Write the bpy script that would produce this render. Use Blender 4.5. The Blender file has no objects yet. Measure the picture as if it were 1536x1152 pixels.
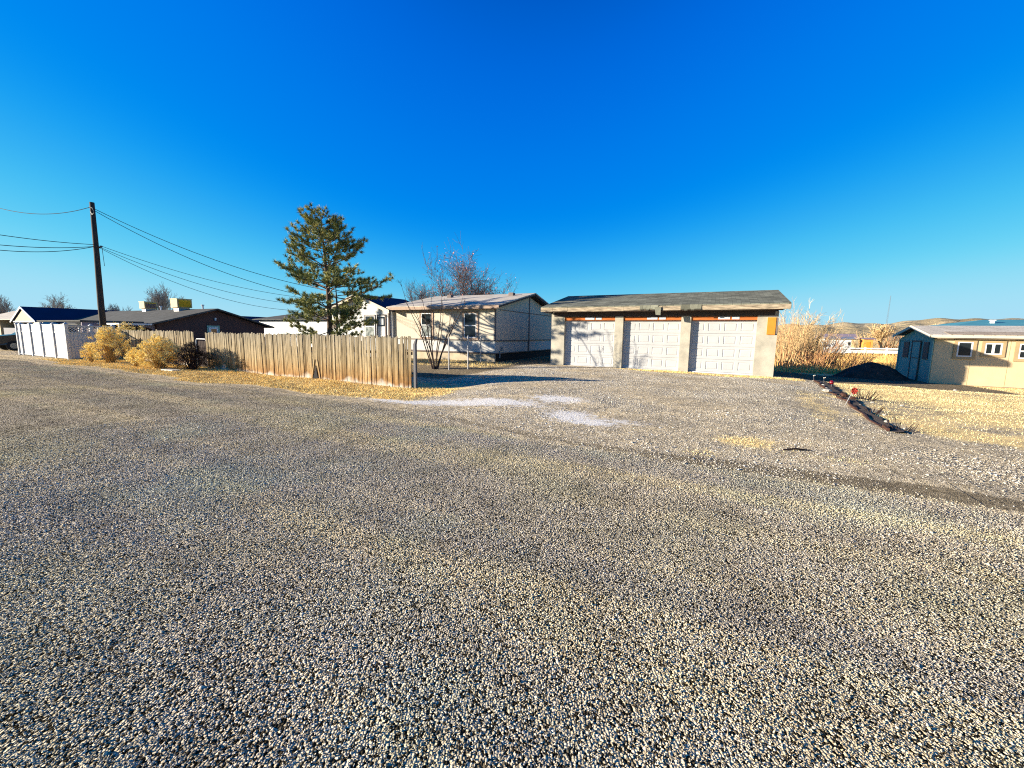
import bpy, math, random
import numpy as np
from mathutils import Vector, Matrix, noise
R = math.radians
rnd = random.Random(7)

# ---------------------------------------------------------------- camera, sky, sun, exposure
sc = bpy.context.scene
col = sc.collection
FPX, CAMH = 600.0, 1.6                       # focal length in pixels of a 1536 px wide frame; eye height
PITCH = math.atan((576 - 500.7) / FPX)
ROLL = 0.0145
fw = Vector((0, math.cos(PITCH), -math.sin(PITCH)))
rt0 = Vector((1, 0, 0)); up0 = rt0.cross(fw)
rt = rt0 * math.cos(ROLL) + up0 * math.sin(ROLL)
up = up0 * math.cos(ROLL) - rt0 * math.sin(ROLL)
cam = bpy.data.cameras.new('camera'); camo = bpy.data.objects.new('camera', cam); col.objects.link(camo)
cam.sensor_width = 36; cam.lens = FPX / 1536 * 36; cam.clip_end = 6000; cam.clip_start = 0.05
m = Matrix((rt, up, -fw)).transposed().to_4x4(); m.translation = Vector((0, 0, CAMH)); camo.matrix_world = m
sc.camera = camo

SUN_EL, SUN_AZ = R(12.3), R(5.5)              # travel direction measured from world +x towards +y
trav = Vector((math.cos(SUN_AZ) * math.cos(SUN_EL), math.sin(SUN_AZ) * math.cos(SUN_EL), -math.sin(SUN_EL)))
sl = bpy.data.lights.new('sun', 'SUN'); sl.energy = 5.0; sl.angle = R(0.5); sl.color = (1.0, 0.89, 0.71)
so = bpy.data.objects.new('sun', sl); col.objects.link(so)
so.rotation_euler = trav.to_track_quat('-Z', 'Y').to_euler(); so.location = (-30, -5, 20)

world = bpy.data.worlds.new('World'); sc.world = world; world.use_nodes = True
wn = world.node_tree; wn.nodes.clear()
sky = wn.nodes.new('ShaderNodeTexSky'); sky.sky_type = 'NISHITA'; sky.sun_disc = False
sky.sun_elevation = SUN_EL; sky.sun_rotation = math.atan2(-trav.x, -trav.y)
sky.air_density = 1.0; sky.dust_density = 0.15; sky.ozone_density = 3.0; sky.altitude = 1600
pre = wn.nodes.new('ShaderNodeVectorMath'); pre.operation = 'SCALE'; pre.inputs['Scale'].default_value = 1 / 8
cv = wn.nodes.new('ShaderNodeRGBCurve')      # hand-fitted sky colours: saturated blue, unseen zenith darkened to cut blue fill
post = wn.nodes.new('ShaderNodeVectorMath'); post.operation = 'SCALE'; post.inputs['Scale'].default_value = 3.55
for k, pts in enumerate((((0, 0), (.5, 0), (1.0, .004), (1.3, .03), (1.9, .11), (3.4, .33), (5, .40), (8, .46)),
                         ((0, 0), (.6, .012), (.75, .045), (.875, .112), (1.2, .18), (1.75, .255), (2.4, .39), (3.4, .57), (4.9, .71), (8, .72)),
                         ((0, 0), (1.2, .03), (1.5, .17), (1.78, .60), (2.3, .78), (3.3, .86), (5, .90), (8, .93)))):
    c = cv.mapping.curves[k]
    c.points[0].location = (0, 0); c.points[1].location = (1, pts[-1][1])
    for x, y in pts[1:-1]: c.points.new(x / 8, y)
cv.mapping.update()
bg = wn.nodes.new('ShaderNodeBackground'); bg.inputs['Strength'].default_value = 0.1
wo = wn.nodes.new('ShaderNodeOutputWorld')
wn.links.new(sky.outputs[0], pre.inputs[0]); wn.links.new(pre.outputs[0], cv.inputs['Color'])
wn.links.new(cv.outputs[0], post.inputs[0]); wn.links.new(post.outputs[0], bg.inputs[0]); wn.links.new(bg.outputs[0], wo.inputs[0])
vs = sc.view_settings; vs.view_transform = 'Standard'; vs.look = 'None'; vs.gamma = 1.0; vs.use_curve_mapping = False
vs.exposure = 1.5
sc.cycles.use_denoising = False; sc.cycles.use_adaptive_sampling = False; sc.cycles.filter_width = 1.1
sc.cycles.max_bounces = 6; sc.cycles.caustics_reflective = False; sc.cycles.caustics_refractive = False

# ---------------------------------------------------------------- frame of the place: u along the street, v away from it
A = R(26.5); cA, sA = math.cos(A), math.sin(A)
def W(u, v, z=0.0): return Vector((u * cA + v * sA, -u * sA + v * cA, z))
def UV(x, y): return (x * cA - y * sA, x * sA + y * cA)

anch = [(0,0,0),(-4,4,0),(4,4,0),(-12,5,0),(8,4,0),(-22,5.5,0),(-34,5,0),(0,-6,0),(-10,-4,0),(10,-4,0),(-7,6,0),(0,5.6,0),
        (-1,10,.08),(-4,11,.10),(-3,13,.12),(0,15,.1),(-5,16,.1),(-2,19,.05),(-6,19.5,.03),(2.3,19.5,.0),(0,24,-.1),(-7,24,0),
        (-8.6,10,-.16),(-11,10,-.16),(-15,10,-.15),(-19,10,-.12),(-24,10,-.05),(-29,9,0),(-13,14,-.12),(-18,16,-.1),
        (-11,17,-.03),(-14,19,0),(-11,25,0),(-25,20,-.1),(-36,10,0),(-40,20,-.2),
        (5,10,-.03),(8,10,-.12),(6,16,-.18),(5,20,-.2),(8,23,-.31),(12,23,-.34),(14,15,-.25),(10,28,-.3),(5,31,-.75),(13,31,-.8),(20,30,-.8),
        (4,40,-1.0),(20,42,-1.0),(12,36,-1.0),(8,48,-.8),(-40,45,-.2),(15,60,0),(40,30,-.3),(-60,20,-.1),(30,10,-.1),(60,90,0)]
an = np.array(anch, float)
def G(u, v):
    u = np.asarray(u, float); v = np.asarray(v, float)
    d2 = (u[..., None] - an[:, 0]) ** 2 + (v[..., None] - an[:, 1]) ** 2
    w = 1.0 / (d2 + 2.0) ** 2
    return (w * an[:, 2]).sum(-1) / w.sum(-1)
def gz(u, v): return float(G(u, v))
def edge(u):                                  # far edge of the road
    u = np.asarray(u, float)
    t = np.clip((u + 8) / 7, 0, 1); t = t * t * (3 - 2 * t)
    return 6.5 - 1.1 * t

# ---------------------------------------------------------------- objects and tags
def tag(o, label, cat, group=None, kind=None):
    if label: o['label'] = label
    if cat: o['category'] = cat
    if group: o['group'] = group
    if kind: o['kind'] = kind
    return o
class T:                                       # a thing: an Empty at its base
    def __init__(s, name, label, cat, u, v, z=None, group=None, rot=0.0):
        s.u, s.v, s.z = u, v, gz(u, v) if z is None else z
        s.rot = rot
        s.e = bpy.data.objects.new(name, None); col.objects.link(s.e)
        s.e.empty_display_size = .2
        s.e.location = W(u, v, s.z); s.e.rotation_euler = (0, 0, -A + rot)
        tag(s.e, label, cat, group)
class MB:
    def __init__(s): s.v = []; s.f = []; s.r = []; s.cr = 0.5; s.c = []
    def add(s, vs_, fs):
        s.c.append((len(s.v), len(s.f)))
        b = len(s.v); s.v.extend([tuple(p) for p in vs_]); s.f.extend([tuple(b + i for i in f) for f in fs]); s.r.extend([s.cr] * len(fs))
    def hexa(s, p):                            # p: 4 bottom ccw, 4 top ccw
        s.add(p, [(3,2,1,0),(4,5,6,7),(0,1,5,4),(1,2,6,5),(2,3,7,6),(3,0,4,7)])
    def box(s, x0, y0, z0, x1, y1, z1):
        s.hexa([(x0,y0,z0),(x1,y0,z0),(x1,y1,z0),(x0,y1,z0),(x0,y0,z1),(x1,y0,z1),(x1,y1,z1),(x0,y1,z1)])
    def extr(s, poly, ax, a, b):               # convex polygon in the two other axes, extruded along ax
        n = len(poly)
        def P(q, t):
            return (t, q[0], q[1]) if ax == 0 else ((q[0], t, q[1]) if ax == 1 else (q[0], q[1], t))
        vs_ = [P(q, a) for q in poly] + [P(q, b) for q in poly]
        s.add(vs_, [tuple(range(n))[::-1], tuple(range(n, 2 * n))] + [(i, (i + 1) % n, n + (i + 1) % n, n + i) for i in range(n)])
    def tube(s, pts, rad, n=6, cap=True):
        pts = [Vector(p) for p in pts]
        if not hasattr(rad, '__len__'): rad = [rad] * len(pts)
        b = len(s.v); prev = None; s.c.append((len(s.v), len(s.f)))
        for i, p in enumerate(pts):
            d = (pts[min(i + 1, len(pts) - 1)] - pts[max(i - 1, 0)])
            if d.length < 1e-9: d = Vector((0, 0, 1))
            d.normalize()
            if prev is None:
                x = d.orthogonal().normalized()
            else:
                x = (prev - d * prev.dot(d))
                x = x.normalized() if x.length > 1e-6 else d.orthogonal().normalized()
            prev = x; y = d.cross(x)
            for k in range(n):
                a = 2 * math.pi * k / n
                q = p + (x * math.cos(a) + y * math.sin(a)) * rad[i]
                s.v.append((q.x, q.y, q.z))
        for i in range(len(pts) - 1):
            for k in range(n):
                k2 = (k + 1) % n
                s.f.append((b + i * n + k, b + i * n + k2, b + (i + 1) * n + k2, b + (i + 1) * n + k)); s.r.append(s.cr)
        if cap:
            s.f.append(tuple(b + k for k in range(n))[::-1]); s.r.append(s.cr)
            e = b + (len(pts) - 1) * n
            s.f.append(tuple(e + k for k in range(n))); s.r.append(s.cr)
    def build(s, name, mat, th=None, off=None, smooth=False, parent=None):
        """vertices are in absolute u,v,z of the place when th is given; they become local to the thing"""
        v = np.array(s.v, float)
        if th is not None: v -= np.array([th.u, th.v, th.z])
        if th is not None and th.rot:
            c, q = math.cos(-th.rot), math.sin(-th.rot); x = v[:, 0] * c - v[:, 1] * q; y = v[:, 0] * q + v[:, 1] * c; v[:, 0] = x; v[:, 1] = y
        me = bpy.data.meshes.new(name); me.from_pydata(v.tolist(), [], s.f)
        at = me.attributes.new('rnd', 'FLOAT', 'FACE'); at.data.foreach_set('value', np.array(s.r, np.float32))
        if smooth: me.polygons.foreach_set('use_smooth', [True] * len(me.polygons))
        me.materials.append(mat); me.update()
        o = bpy.data.objects.new(name, me); col.objects.link(o)
        if parent is not None: o.parent = parent
        elif th is not None: o.parent = th.e
        return o
    def split(s, name, mat, th, **k):
        """one object per separately added shape"""
        out = []
        for (v0, v1, f0, f1) in s.cuts():
            q = MB(); q.v = s.v[v0:v1]; q.f = [tuple(i - v0 for i in f) for f in s.f[f0:f1]]; q.r = s.r[f0:f1]; out.append(q.build(name, mat, th, **k))
        return out
    def cuts(s):
        c = s.c + [(len(s.v), len(s.f))]
        return [(c[i][0], c[i + 1][0], c[i][1], c[i + 1][1]) for i in range(len(s.c))]
def single(o, u, v, z, rot=0.0):               # a one-mesh thing in the place's frame
    o.location = W(u, v, z); o.rotation_euler = (0, 0, -A + rot); return o
def npmesh(name, V, F, mat, rndv=None, k=3):
    me = bpy.data.meshes.new(name)
    nv, nf = len(V), len(F)
    me.vertices.add(nv); me.vertices.foreach_set('co', np.asarray(V, np.float32).ravel())
    me.loops.add(nf * k); me.loops.foreach_set('vertex_index', np.asarray(F, np.int32).ravel())
    me.polygons.add(nf); me.polygons.foreach_set('loop_start', np.arange(0, nf * k, k, dtype=np.int32))
    me.update(calc_edges=True)
    if rndv is not None:
        at = me.attributes.new('rnd', 'FLOAT', 'FACE'); at.data.foreach_set('value', np.asarray(rndv, np.float32))
    me.materials.append(mat)
    o = bpy.data.objects.new(name, me); col.objects.link(o); return o

# ---------------------------------------------------------------- materials
class NT:
    def __init__(s, name, rough=.9, spec=.2):
        s.m = bpy.data.materials.new(name); s.m.use_nodes = True; s.t = s.m.node_tree
        s.b = s.t.nodes['Principled BSDF']; s.b.inputs['Roughness'].default_value = rough
        s.b.inputs['Specular IOR Level'].default_value = spec
    def n(s, typ, props=None, **inp):
        nd = s.t.nodes.new('ShaderNode' + typ)
        for k, v in (props or {}).items(): setattr(nd, k, v)
        for k, v in inp.items():
            key = int(k[1:]) if k[0] == 'i' and k[1:].isdigit() else k
            s.put(nd.inputs[key], v)
        return nd
    def put(s, sock, v):
        if isinstance(v, bpy.types.NodeSocket): s.t.links.new(v, sock)
        else: sock.default_value = v if not (isinstance(v, tuple) and len(v) == 3 and sock.type == 'RGBA') else (*v, 1)
    def coord(s, scale=(1, 1, 1), kind='Object'):
        tc = s.n('TexCoord'); mp = s.n('Mapping'); s.t.links.new(tc.outputs[kind], mp.inputs[0]); mp.inputs['Scale'].default_value = scale
        return mp.outputs[0]
    def noise(s, vec, scale, detail=4, rough=.6, dist=0): return s.n('TexNoise', Vector=vec, Scale=float(scale), Detail=float(detail), Roughness=rough, Distortion=float(dist)).outputs['Fac']
    def ramp(s, fac, stops, interp='LINEAR'):
        nd = s.n('ValToRGB', Fac=fac); cr = nd.color_ramp; cr.interpolation = interp
        while len(cr.elements) < len(stops): cr.elements.new(0.5)
        for e, (p, c) in zip(cr.elements, stops): e.position = p; e.color = (*c, 1) if hasattr(c, '__len__') else (c, c, c, 1)
        return nd.outputs[0]
    def mix(s, f, a, b, mode='MIX'):
        nd = s.n('Mix', dict(data_type='RGBA', blend_type=mode)); s.put(nd.inputs[0], f); s.put(nd.inputs[6], a); s.put(nd.inputs[7], b); return nd.outputs[2]
    def math(s, op, a, b=0.0, c=0.0, clamp=False):
        nd = s.n('Math', dict(operation=op, use_clamp=clamp)); s.put(nd.inputs[0], a); s.put(nd.inputs[1], b)
        if op in ('MULTIPLY_ADD', 'SMOOTH_MIN', 'COMPARE'): s.put(nd.inputs[2], c)
        return nd.outputs[0]
    def step(s, v, a, b):
        nd = s.n('MapRange', dict(interpolation_type='SMOOTHSTEP')); s.put(nd.inputs[0], v); nd.inputs[1].default_value = a; nd.inputs[2].default_value = b; return nd.outputs[0]
    def attr(s, name): return s.n('Attribute', dict(attribute_name=name)).outputs['Fac']
    def bump(s, h, strength=.4, dist=.01):
        nd = s.n('Bump', Height=h, Strength=float(strength), Distance=float(dist)); s.t.links.new(nd.outputs[0], s.b.inputs['Normal'])
    def base(s, c): s.put(s.b.inputs['Base Color'], c); return s.m

def plain(name, c, rough=.8, var=.12, scale=3.0, bump=0.0, bscale=60, spec=.25, stretch=(1, 1, 1), rv=0.0, metal=0.0):
    t = NT(name, rough, spec); v = t.coord(stretch)
    n1 = t.noise(v, scale, 6); a = tuple(x * (1 - var * 1.6) for x in c); b = tuple(min(1, x * (1 + var)) for x in c)
    cc = t.ramp(n1, [(.3, a), (.7, b)])
    if rv: 
        f = t.attr('rnd'); cc = t.mix(1.0, cc, t.ramp(f, [(0, 1 - rv), (1, 1 + rv)]), 'MULTIPLY')
    if bump: t.bump(t.noise(v, bscale, 3), bump, .01)
    t.b.inputs['Metallic'].default_value = metal
    return t.base(cc)

def band_vec(t, v):                            # stretched along the street: wheel tracks
    r = t.n('VectorRotate', dict(rotation_type='Z_AXIS'), Vector=v, Angle=A)
    mp = t.n('Mapping', Vector=r.outputs[0]); mp.inputs['Scale'].default_value = (.06, .85, 1); return mp.outputs[0]
def ground_mat():
    t = NT('ground_surface', 1.0, 0.0)
    v = t.n('NewGeometry').outputs['Position']
    big = t.noise(v, .35, 4); mid = t.noise(v, 1.6, 5); fine = t.noise(v, 9, 4); tiny = t.noise(v, 45, 3, .7)
    vo = t.n('TexVoronoi', dict(feature='F1'), Vector=v, Scale=85.0); cell = vo.outputs['Color']; dist = vo.outputs['Distance']
    vo2 = t.n('TexVoronoi', dict(feature='F1'), Vector=v, Scale=24.0)
    sep = t.n('SeparateColor', Color=cell); rv = sep.outputs[0]
    sep2 = t.n('SeparateColor', Color=vo2.outputs['Color'])
    road, grass, dust, dirt = (t.attr(a) for a in ('road', 'grass', 'dust', 'dirt'))
    # chip seal: pale chips in dark binder
    chips = t.ramp(rv, [(0, (.02, .017, .012)), (.30, (.06, .052, .038)), (.44, (.38, .35, .27)), (.8, (.62, .57, .46)), (1, (.78, .73, .62))])
    tint = t.ramp(big, [(.30, (.90, .97, .90)), (.48, (1.02, .95, .90)), (.62, (1.0, .96, .83)), (.75, (.95, .98, .88))])
    patch = t.ramp(mid, [(.28, .72), (.5, 1.0), (.72, 1.25)])
    croad = t.mix(1, t.mix(1, chips, tint, 'MULTIPLY'), patch, 'MULTIPLY')
    band = t.noise(band_vec(t, v), 1.0, 3, .55)
    croad = t.mix(1, croad, t.ramp(band, [(.32, (.78, .78, .80)), (.48, (1, .98, .94)), (.60, (1.36, 1.28, 1.08))]), 'MULTIPLY')
    croad = t.mix(t.math('MULTIPLY', t.step(mid, .55, .8), .45), croad, (.42, .36, .26))
    # loose driveway gravel
    cg = t.ramp(rv, [(0, (.13, .11, .08)), (.18, (.40, .34, .25)), (.5, (.70, .61, .45)), (1, (.90, .82, .66))])
    cg = t.mix(1, cg, t.ramp(mid, [(.3, (.70, .67, .64)), (.5, (1.0, .93, .82)), (.7, (1.30, 1.18, .96))]), 'MULTIPLY')
    cg = t.mix(1, cg, t.ramp(sep2.outputs[1], [(0, .62), (.5, 1), (1, 1.3)]), 'MULTIPLY')
    # bare dirt, also painted in where fence and garage shade falls
    cd = t.mix(1, t.ramp(fine, [(.3, (.11, .085, .055)), (.7, (.25, .20, .13))]), t.ramp(rv, [(0, .75), (1, 1.3)]), 'MULTIPLY')
    # dry winter grass
    cgr = t.ramp(tiny, [(.28, (.34, .21, .07)), (.40, (.78, .55, .23)), (.7, (.93, .72, .37))])
    cgr = t.mix(1, cgr, t.ramp(mid, [(.3, .78), (.7, 1.15)]), 'MULTIPLY')
    jit = t.math('MULTIPLY', t.math('SUBTRACT', t.math('ADD', t.math('MULTIPLY', fine, .6), t.math('MULTIPLY', mid, .6)), .6), 1.6)
    def msk(a, lo=.35, hi=.65): return t.step(t.math('ADD', a, jit), lo, hi)
    c = t.mix(msk(road, .3, .7), cg, croad)
    c = t.mix(t.math('MULTIPLY', msk(dirt), .8), c, cd)
    dj = t.math('ADD', t.math('MULTIPLY', t.math('SUBTRACT', fine, .5), 1.7), t.math('MULTIPLY', t.math('SUBTRACT', tiny, .5), 1.3))
    c = t.mix(t.math('MULTIPLY', t.step(t.math('ADD', dust, dj), .30, .80), .95), c, (.95, .91, .86))
    gm_ = t.step(t.math('ADD', grass, t.math('ADD', jit, t.math('MULTIPLY', t.math('SUBTRACT', tiny, .5), 1.3))), .42, .72)
    c = t.mix(gm_, c, cgr)
    h = t.math('ADD', t.math('MULTIPLY', dist, -1.2), t.math('ADD', t.math('MULTIPLY', rv, .7), t.math('MULTIPLY', tiny, .6)))
    h = t.math('MULTIPLY', h, t.math('SUBTRACT', 1.0, t.math('MULTIPLY', gm_, .7)))
    t.bump(h, 1.0, .016)
    return t.base(c)

M = {}
M['ground'] = ground_mat()
def mk(name, *a, **k): M[name] = plain(name, *a, **k)
mk('stucco', (.40, .37, .30), .95, .16, 1.8, .5, 120)
mk('door_white', (.42, .42, .42), .5, .06, 1.3)
mk('jamb', (.50, .52, .55), .7, .05)
mk('orange_board', (.42, .125, .03), .8, .2, 4, .2, 60, stretch=(1, 1, 6))
mk('amber_board', (.55, .22, .025), .7, .1, 4)
mk('fascia_old', (.36, .29, .20), .9, .45, 3, .4, 30, stretch=(.8, 1, 5))
mk('gable_trim', (.62, .55, .42), .8, .1, 4)
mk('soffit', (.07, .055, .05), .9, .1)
mk('siding_cream', (.52, .46, .36), .8, .05, 1.5, .25, 14, stretch=(9, 9, .3))
mk('siding_skirt', (.50, .49, .46), .8, .06, 2, .2, 14, stretch=(9, 9, .3))
mk('trim_tan', (.36, .26, .19), .8, .1, 4)
mk('trim_dark', (.16, .13, .12), .8, .1, 4)
mk('skirt_tan', (.42, .35, .25), .9, .15, 2)
mk('white_paint', (.62, .62, .61), .6, .04, 3)
mk('vinyl', (.44, .44, .445), .35, .02, 2, spec=.4)
mk('brown_siding', (.085, .045, .04), .85, .1, 2)
mk('navy_metal', (.012, .03, .075), .8, .1, 1, spec=.12)
mk('tan_wall', (.55, .42, .25), .85, .08, 2)
mk('cooler_tan', (.52, .40, .20), .7, .1, 2)
mk('cooler_pad', (.80, .42, .02), .8, .15, 8)
mk('dark_gap', (.02, .018, .018), .9, 0)
mk('pole_wood', (.060, .045, .035), .9, .3, 3, .3, 20, stretch=(6, 6, .4))
mk('wire', (.03, .05, .06), .6, 0)
mk('galv', (.30, .30, .31), .5, .08, 8, metal=.4)
mk('post_dark', (.10, .10, .11), .7, .1)
mk('bark_pine', (.11, .075, .055), .95, .25, 8, .5, 30)
mk('bark_grey', (.16, .13, .12), .95, .2, 8)
mk('bark_pale', (.30, .27, .24), .95, .2, 8)
mk('bark_dark', (.085, .06, .05), .95, .2, 8)
mk('twig_tan', (.50, .345, .17), .95, .15, 3, rv=.45)
mk('twig_red', (.42, .22, .10), .95, .15, 3, rv=.4)
mk('leaf_red', (.60, .26, .22), .9, .2, 3, rv=.5)
mk('seed_head', (.95, .72, .27), .95, .12, 4, rv=.35)
mk('stem_tan', (.40, .26, .10), .95, .2, 6, rv=.4)
mk('dark_brush', (.035, .022, .02), .95, .2, 6, rv=.4)
mk('straw_pale', (.88, .69, .37), .95, .25, 1.1, rv=.4)
mk('straw', (.90, .64, .26), .95, .22, 1.6, rv=.4)
mk('field_straw', (.72, .46, .16), .95, .25, .35, rv=.45)
mk('chip', (.62, .60, .57), .85, .15, 1.2, rv=.0)
mk('soil', (.07, .052, .042), 1, .3, 4, .8, 25)
mk('shed_paint', (.58, .45, .27), .85, .05, 2, .15, 20)
mk('shed_trim', (.38, .28, .15), .8, .08, 3)
mk('shed_end', (.22, .38, .32), .75, .08, 3)
mk('shed_end_dark', (.03, .05, .06), .6, .08, 3)
mk('roof_cream', (.58, .52, .40), .8, .05, 3)
mk('blue_roof', (.06, .24, .30), .8, .08, 2)
mk('rust', (.07, .032, .022), .8, .3, 12)
mk('red_gloss', (.16, .006, .012), .15, .1, 6, spec=.6)
mk('red_flower', (.28, .03, .02), .7, .2, 10)
mk('stone_white', (.42, .39, .34), .8, .1, 12)
mk('car_dark', (.015, .016, .02), .25, .05, 3, spec=.6)
mk('car_blue', (.06, .10, .20), .3, .05, 3, spec=.6)
mk('rubber', (.02, .02, .02), .8, .1, 8)
mk('chrome', (.25, .27, .3), .25, .03, 3, metal=.8)
mk('grey_panel', (.16, .16, .18), .8, .1, 2)
mk('purple_roof', (.25, .20, .24), .8, .1, 3)
mk('orange_shed', (.62, .27, .06), .8, .1, 3)
mk('concrete', (.55, .52, .46), .9, .1, 5)
t = NT('glass', .08, .6); t.base((.012, .016, .018)); M['glass'] = t.m
t = NT('glass_light', .15, .5); v = t.coord(); t.base(t.ramp(t.noise(v, 4, 3), [(.35, (.10, .12, .11)), (.7, (.42, .44, .42))])); M['glass_light'] = t.m

def shingle(name, c, var=.3, rowh=.14):
    t = NT(name, .95, .1); v = t.coord()
    br = t.n('TexBrick', Vector=v, Scale=1.0); br.inputs['Color1'].default_value = (*[x * (1 - var) for x in c], 1)
    br.inputs['Color2'].default_value = (*[x * (1 + var) for x in c], 1); br.inputs['Mortar'].default_value = (*[x * .5 for x in c], 1)
    br.inputs['Brick Width'].default_value = .32; br.inputs['Row Height'].default_value = rowh; br.inputs['Mortar Size'].default_value = .008
    n1 = t.noise(v, 1.2, 5); n2 = t.noise(v, 70, 2)
    cc = t.mix(1, br.outputs['Color'], t.ramp(n1, [(.3, .78), (.7, 1.2)]), 'MULTIPLY')
    cc = t.mix(1, cc, t.ramp(n2, [(.3, .7), (.7, 1.3)]), 'MULTIPLY'); t.bump(n2, .4, .006)
    M[name] = t.base(cc)
shingle('shingle_green', (.165, .165, .125), .4)
shingle('shingle_grey', (.50, .45, .38), .08)
shingle('shingle_dark', (.09, .09, .085), .15)
shingle('shingle_tan', (.33, .27, .21), .15)

def picket_mat():
    t = NT('fence_wood', .95, .1); tc = t.n('TexCoord'); v = tc.outputs['Object']
    z = t.n('SeparateXYZ', Vector=v).outputs[2]
    mp = t.n('Mapping', Vector=v); mp.inputs['Scale'].default_value = (14, 14, .9)
    g1 = t.noise(mp.outputs[0], 2.2, 6, .7); g2 = t.noise(mp.outputs[0], 9, 4, .7); r_ = t.attr('rnd')
    wob = t.noise(v, 1.3, 3)
    zz = t.math('ADD', z, t.math('MULTIPLY', t.math('SUBTRACT', g1, .5), .9))
    zz = t.math('ADD', zz, t.math('MULTIPLY', t.math('SUBTRACT', r_, .5), .35))
    c = t.ramp(t.math('DIVIDE', zz, 1.65), [(.0, (.40, .20, .07)), (.2, (.42, .26, .11)), (.42, (.42, .32, .18)), (.8, (.38, .32, .22)), (1, (.30, .27, .21))])
    c = t.mix(t.step(g2, .42, .7), c, t.mix(.45, c, (.62, .46, .25)))
    c = t.mix(1, c, t.ramp(g1, [(.34, .16), (.47, .80), (.75, 1.2)]), 'MULTIPLY')
    c = t.mix(1, c, t.ramp(r_, [(0, .35), (.5, .78), (1, 1.05)]), 'MULTIPLY')
    salt = t.step(t.math('ADD', t.math('SUBTRACT', .14, z), t.math('MULTIPLY', t.math('SUBTRACT', wob, .5), .8)), .0, .25)
    c = t.mix(t.math('MULTIPLY', salt, .85), c, (.58, .54, .47)); t.bump(g2, .5, .01)
    M['fence_wood'] = t.base(c)
picket_mat()
def needle_mat():
    t = NT('pine_needles', .7, .2); r_ = t.attr('rnd')
    M['needles'] = t.base(t.ramp(r_, [(0, (.05, .065, .025)), (.42, (.24, .26, .08)), (.8, (.42, .38, .12)), (1, (.55, .47, .17))]))
needle_mat()
t = NT('chip_stone', 1.0, 0.0); r_ = t.attr('rnd'); v = t.n('NewGeometry').outputs['Position']
c = t.ramp(r_, [(0, (.07, .06, .04)), (.18, (.33, .30, .23)), (.55, (.64, .60, .47)), (1, (.86, .82, .70))])
c = t.mix(1, c, t.ramp(t.noise(band_vec(t, v), 1.0, 3, .55), [(.32, (.80, .80, .82)), (.48, (1, .98, .94)), (.60, (1.22, 1.15, .93))]), 'MULTIPLY')
c = t.mix(1, c, t.ramp(t.noise(v, .35, 4), [(.30, (.90, .97, .90)), (.48, (1.02, .95, .90)), (.62, (1.0, .96, .83)), (.75, (.95, .98, .88))]), 'MULTIPLY')
c = t.mix(1, c, t.ramp(t.noise(v, 1.6, 5), [(.28, .75), (.5, 1.0), (.72, 1.15)]), 'MULTIPLY'); M['chip'] = t.base(c)
t = NT('chip_tan', 1.0, 0.0); r_ = t.attr('rnd'); v = t.n('NewGeometry').outputs['Position']
c = t.ramp(r_, [(0, (.14, .12, .09)), (.22, (.40, .35, .27)), (.6, (.68, .60, .46)), (1, (.92, .86, .72))])
M['chip_tan'] = t.base(t.mix(1, c, t.ramp(t.noise(v, 1.6, 5), [(.28, .8), (.5, 1.0), (.72, 1.15)]), 'MULTIPLY'))

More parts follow.
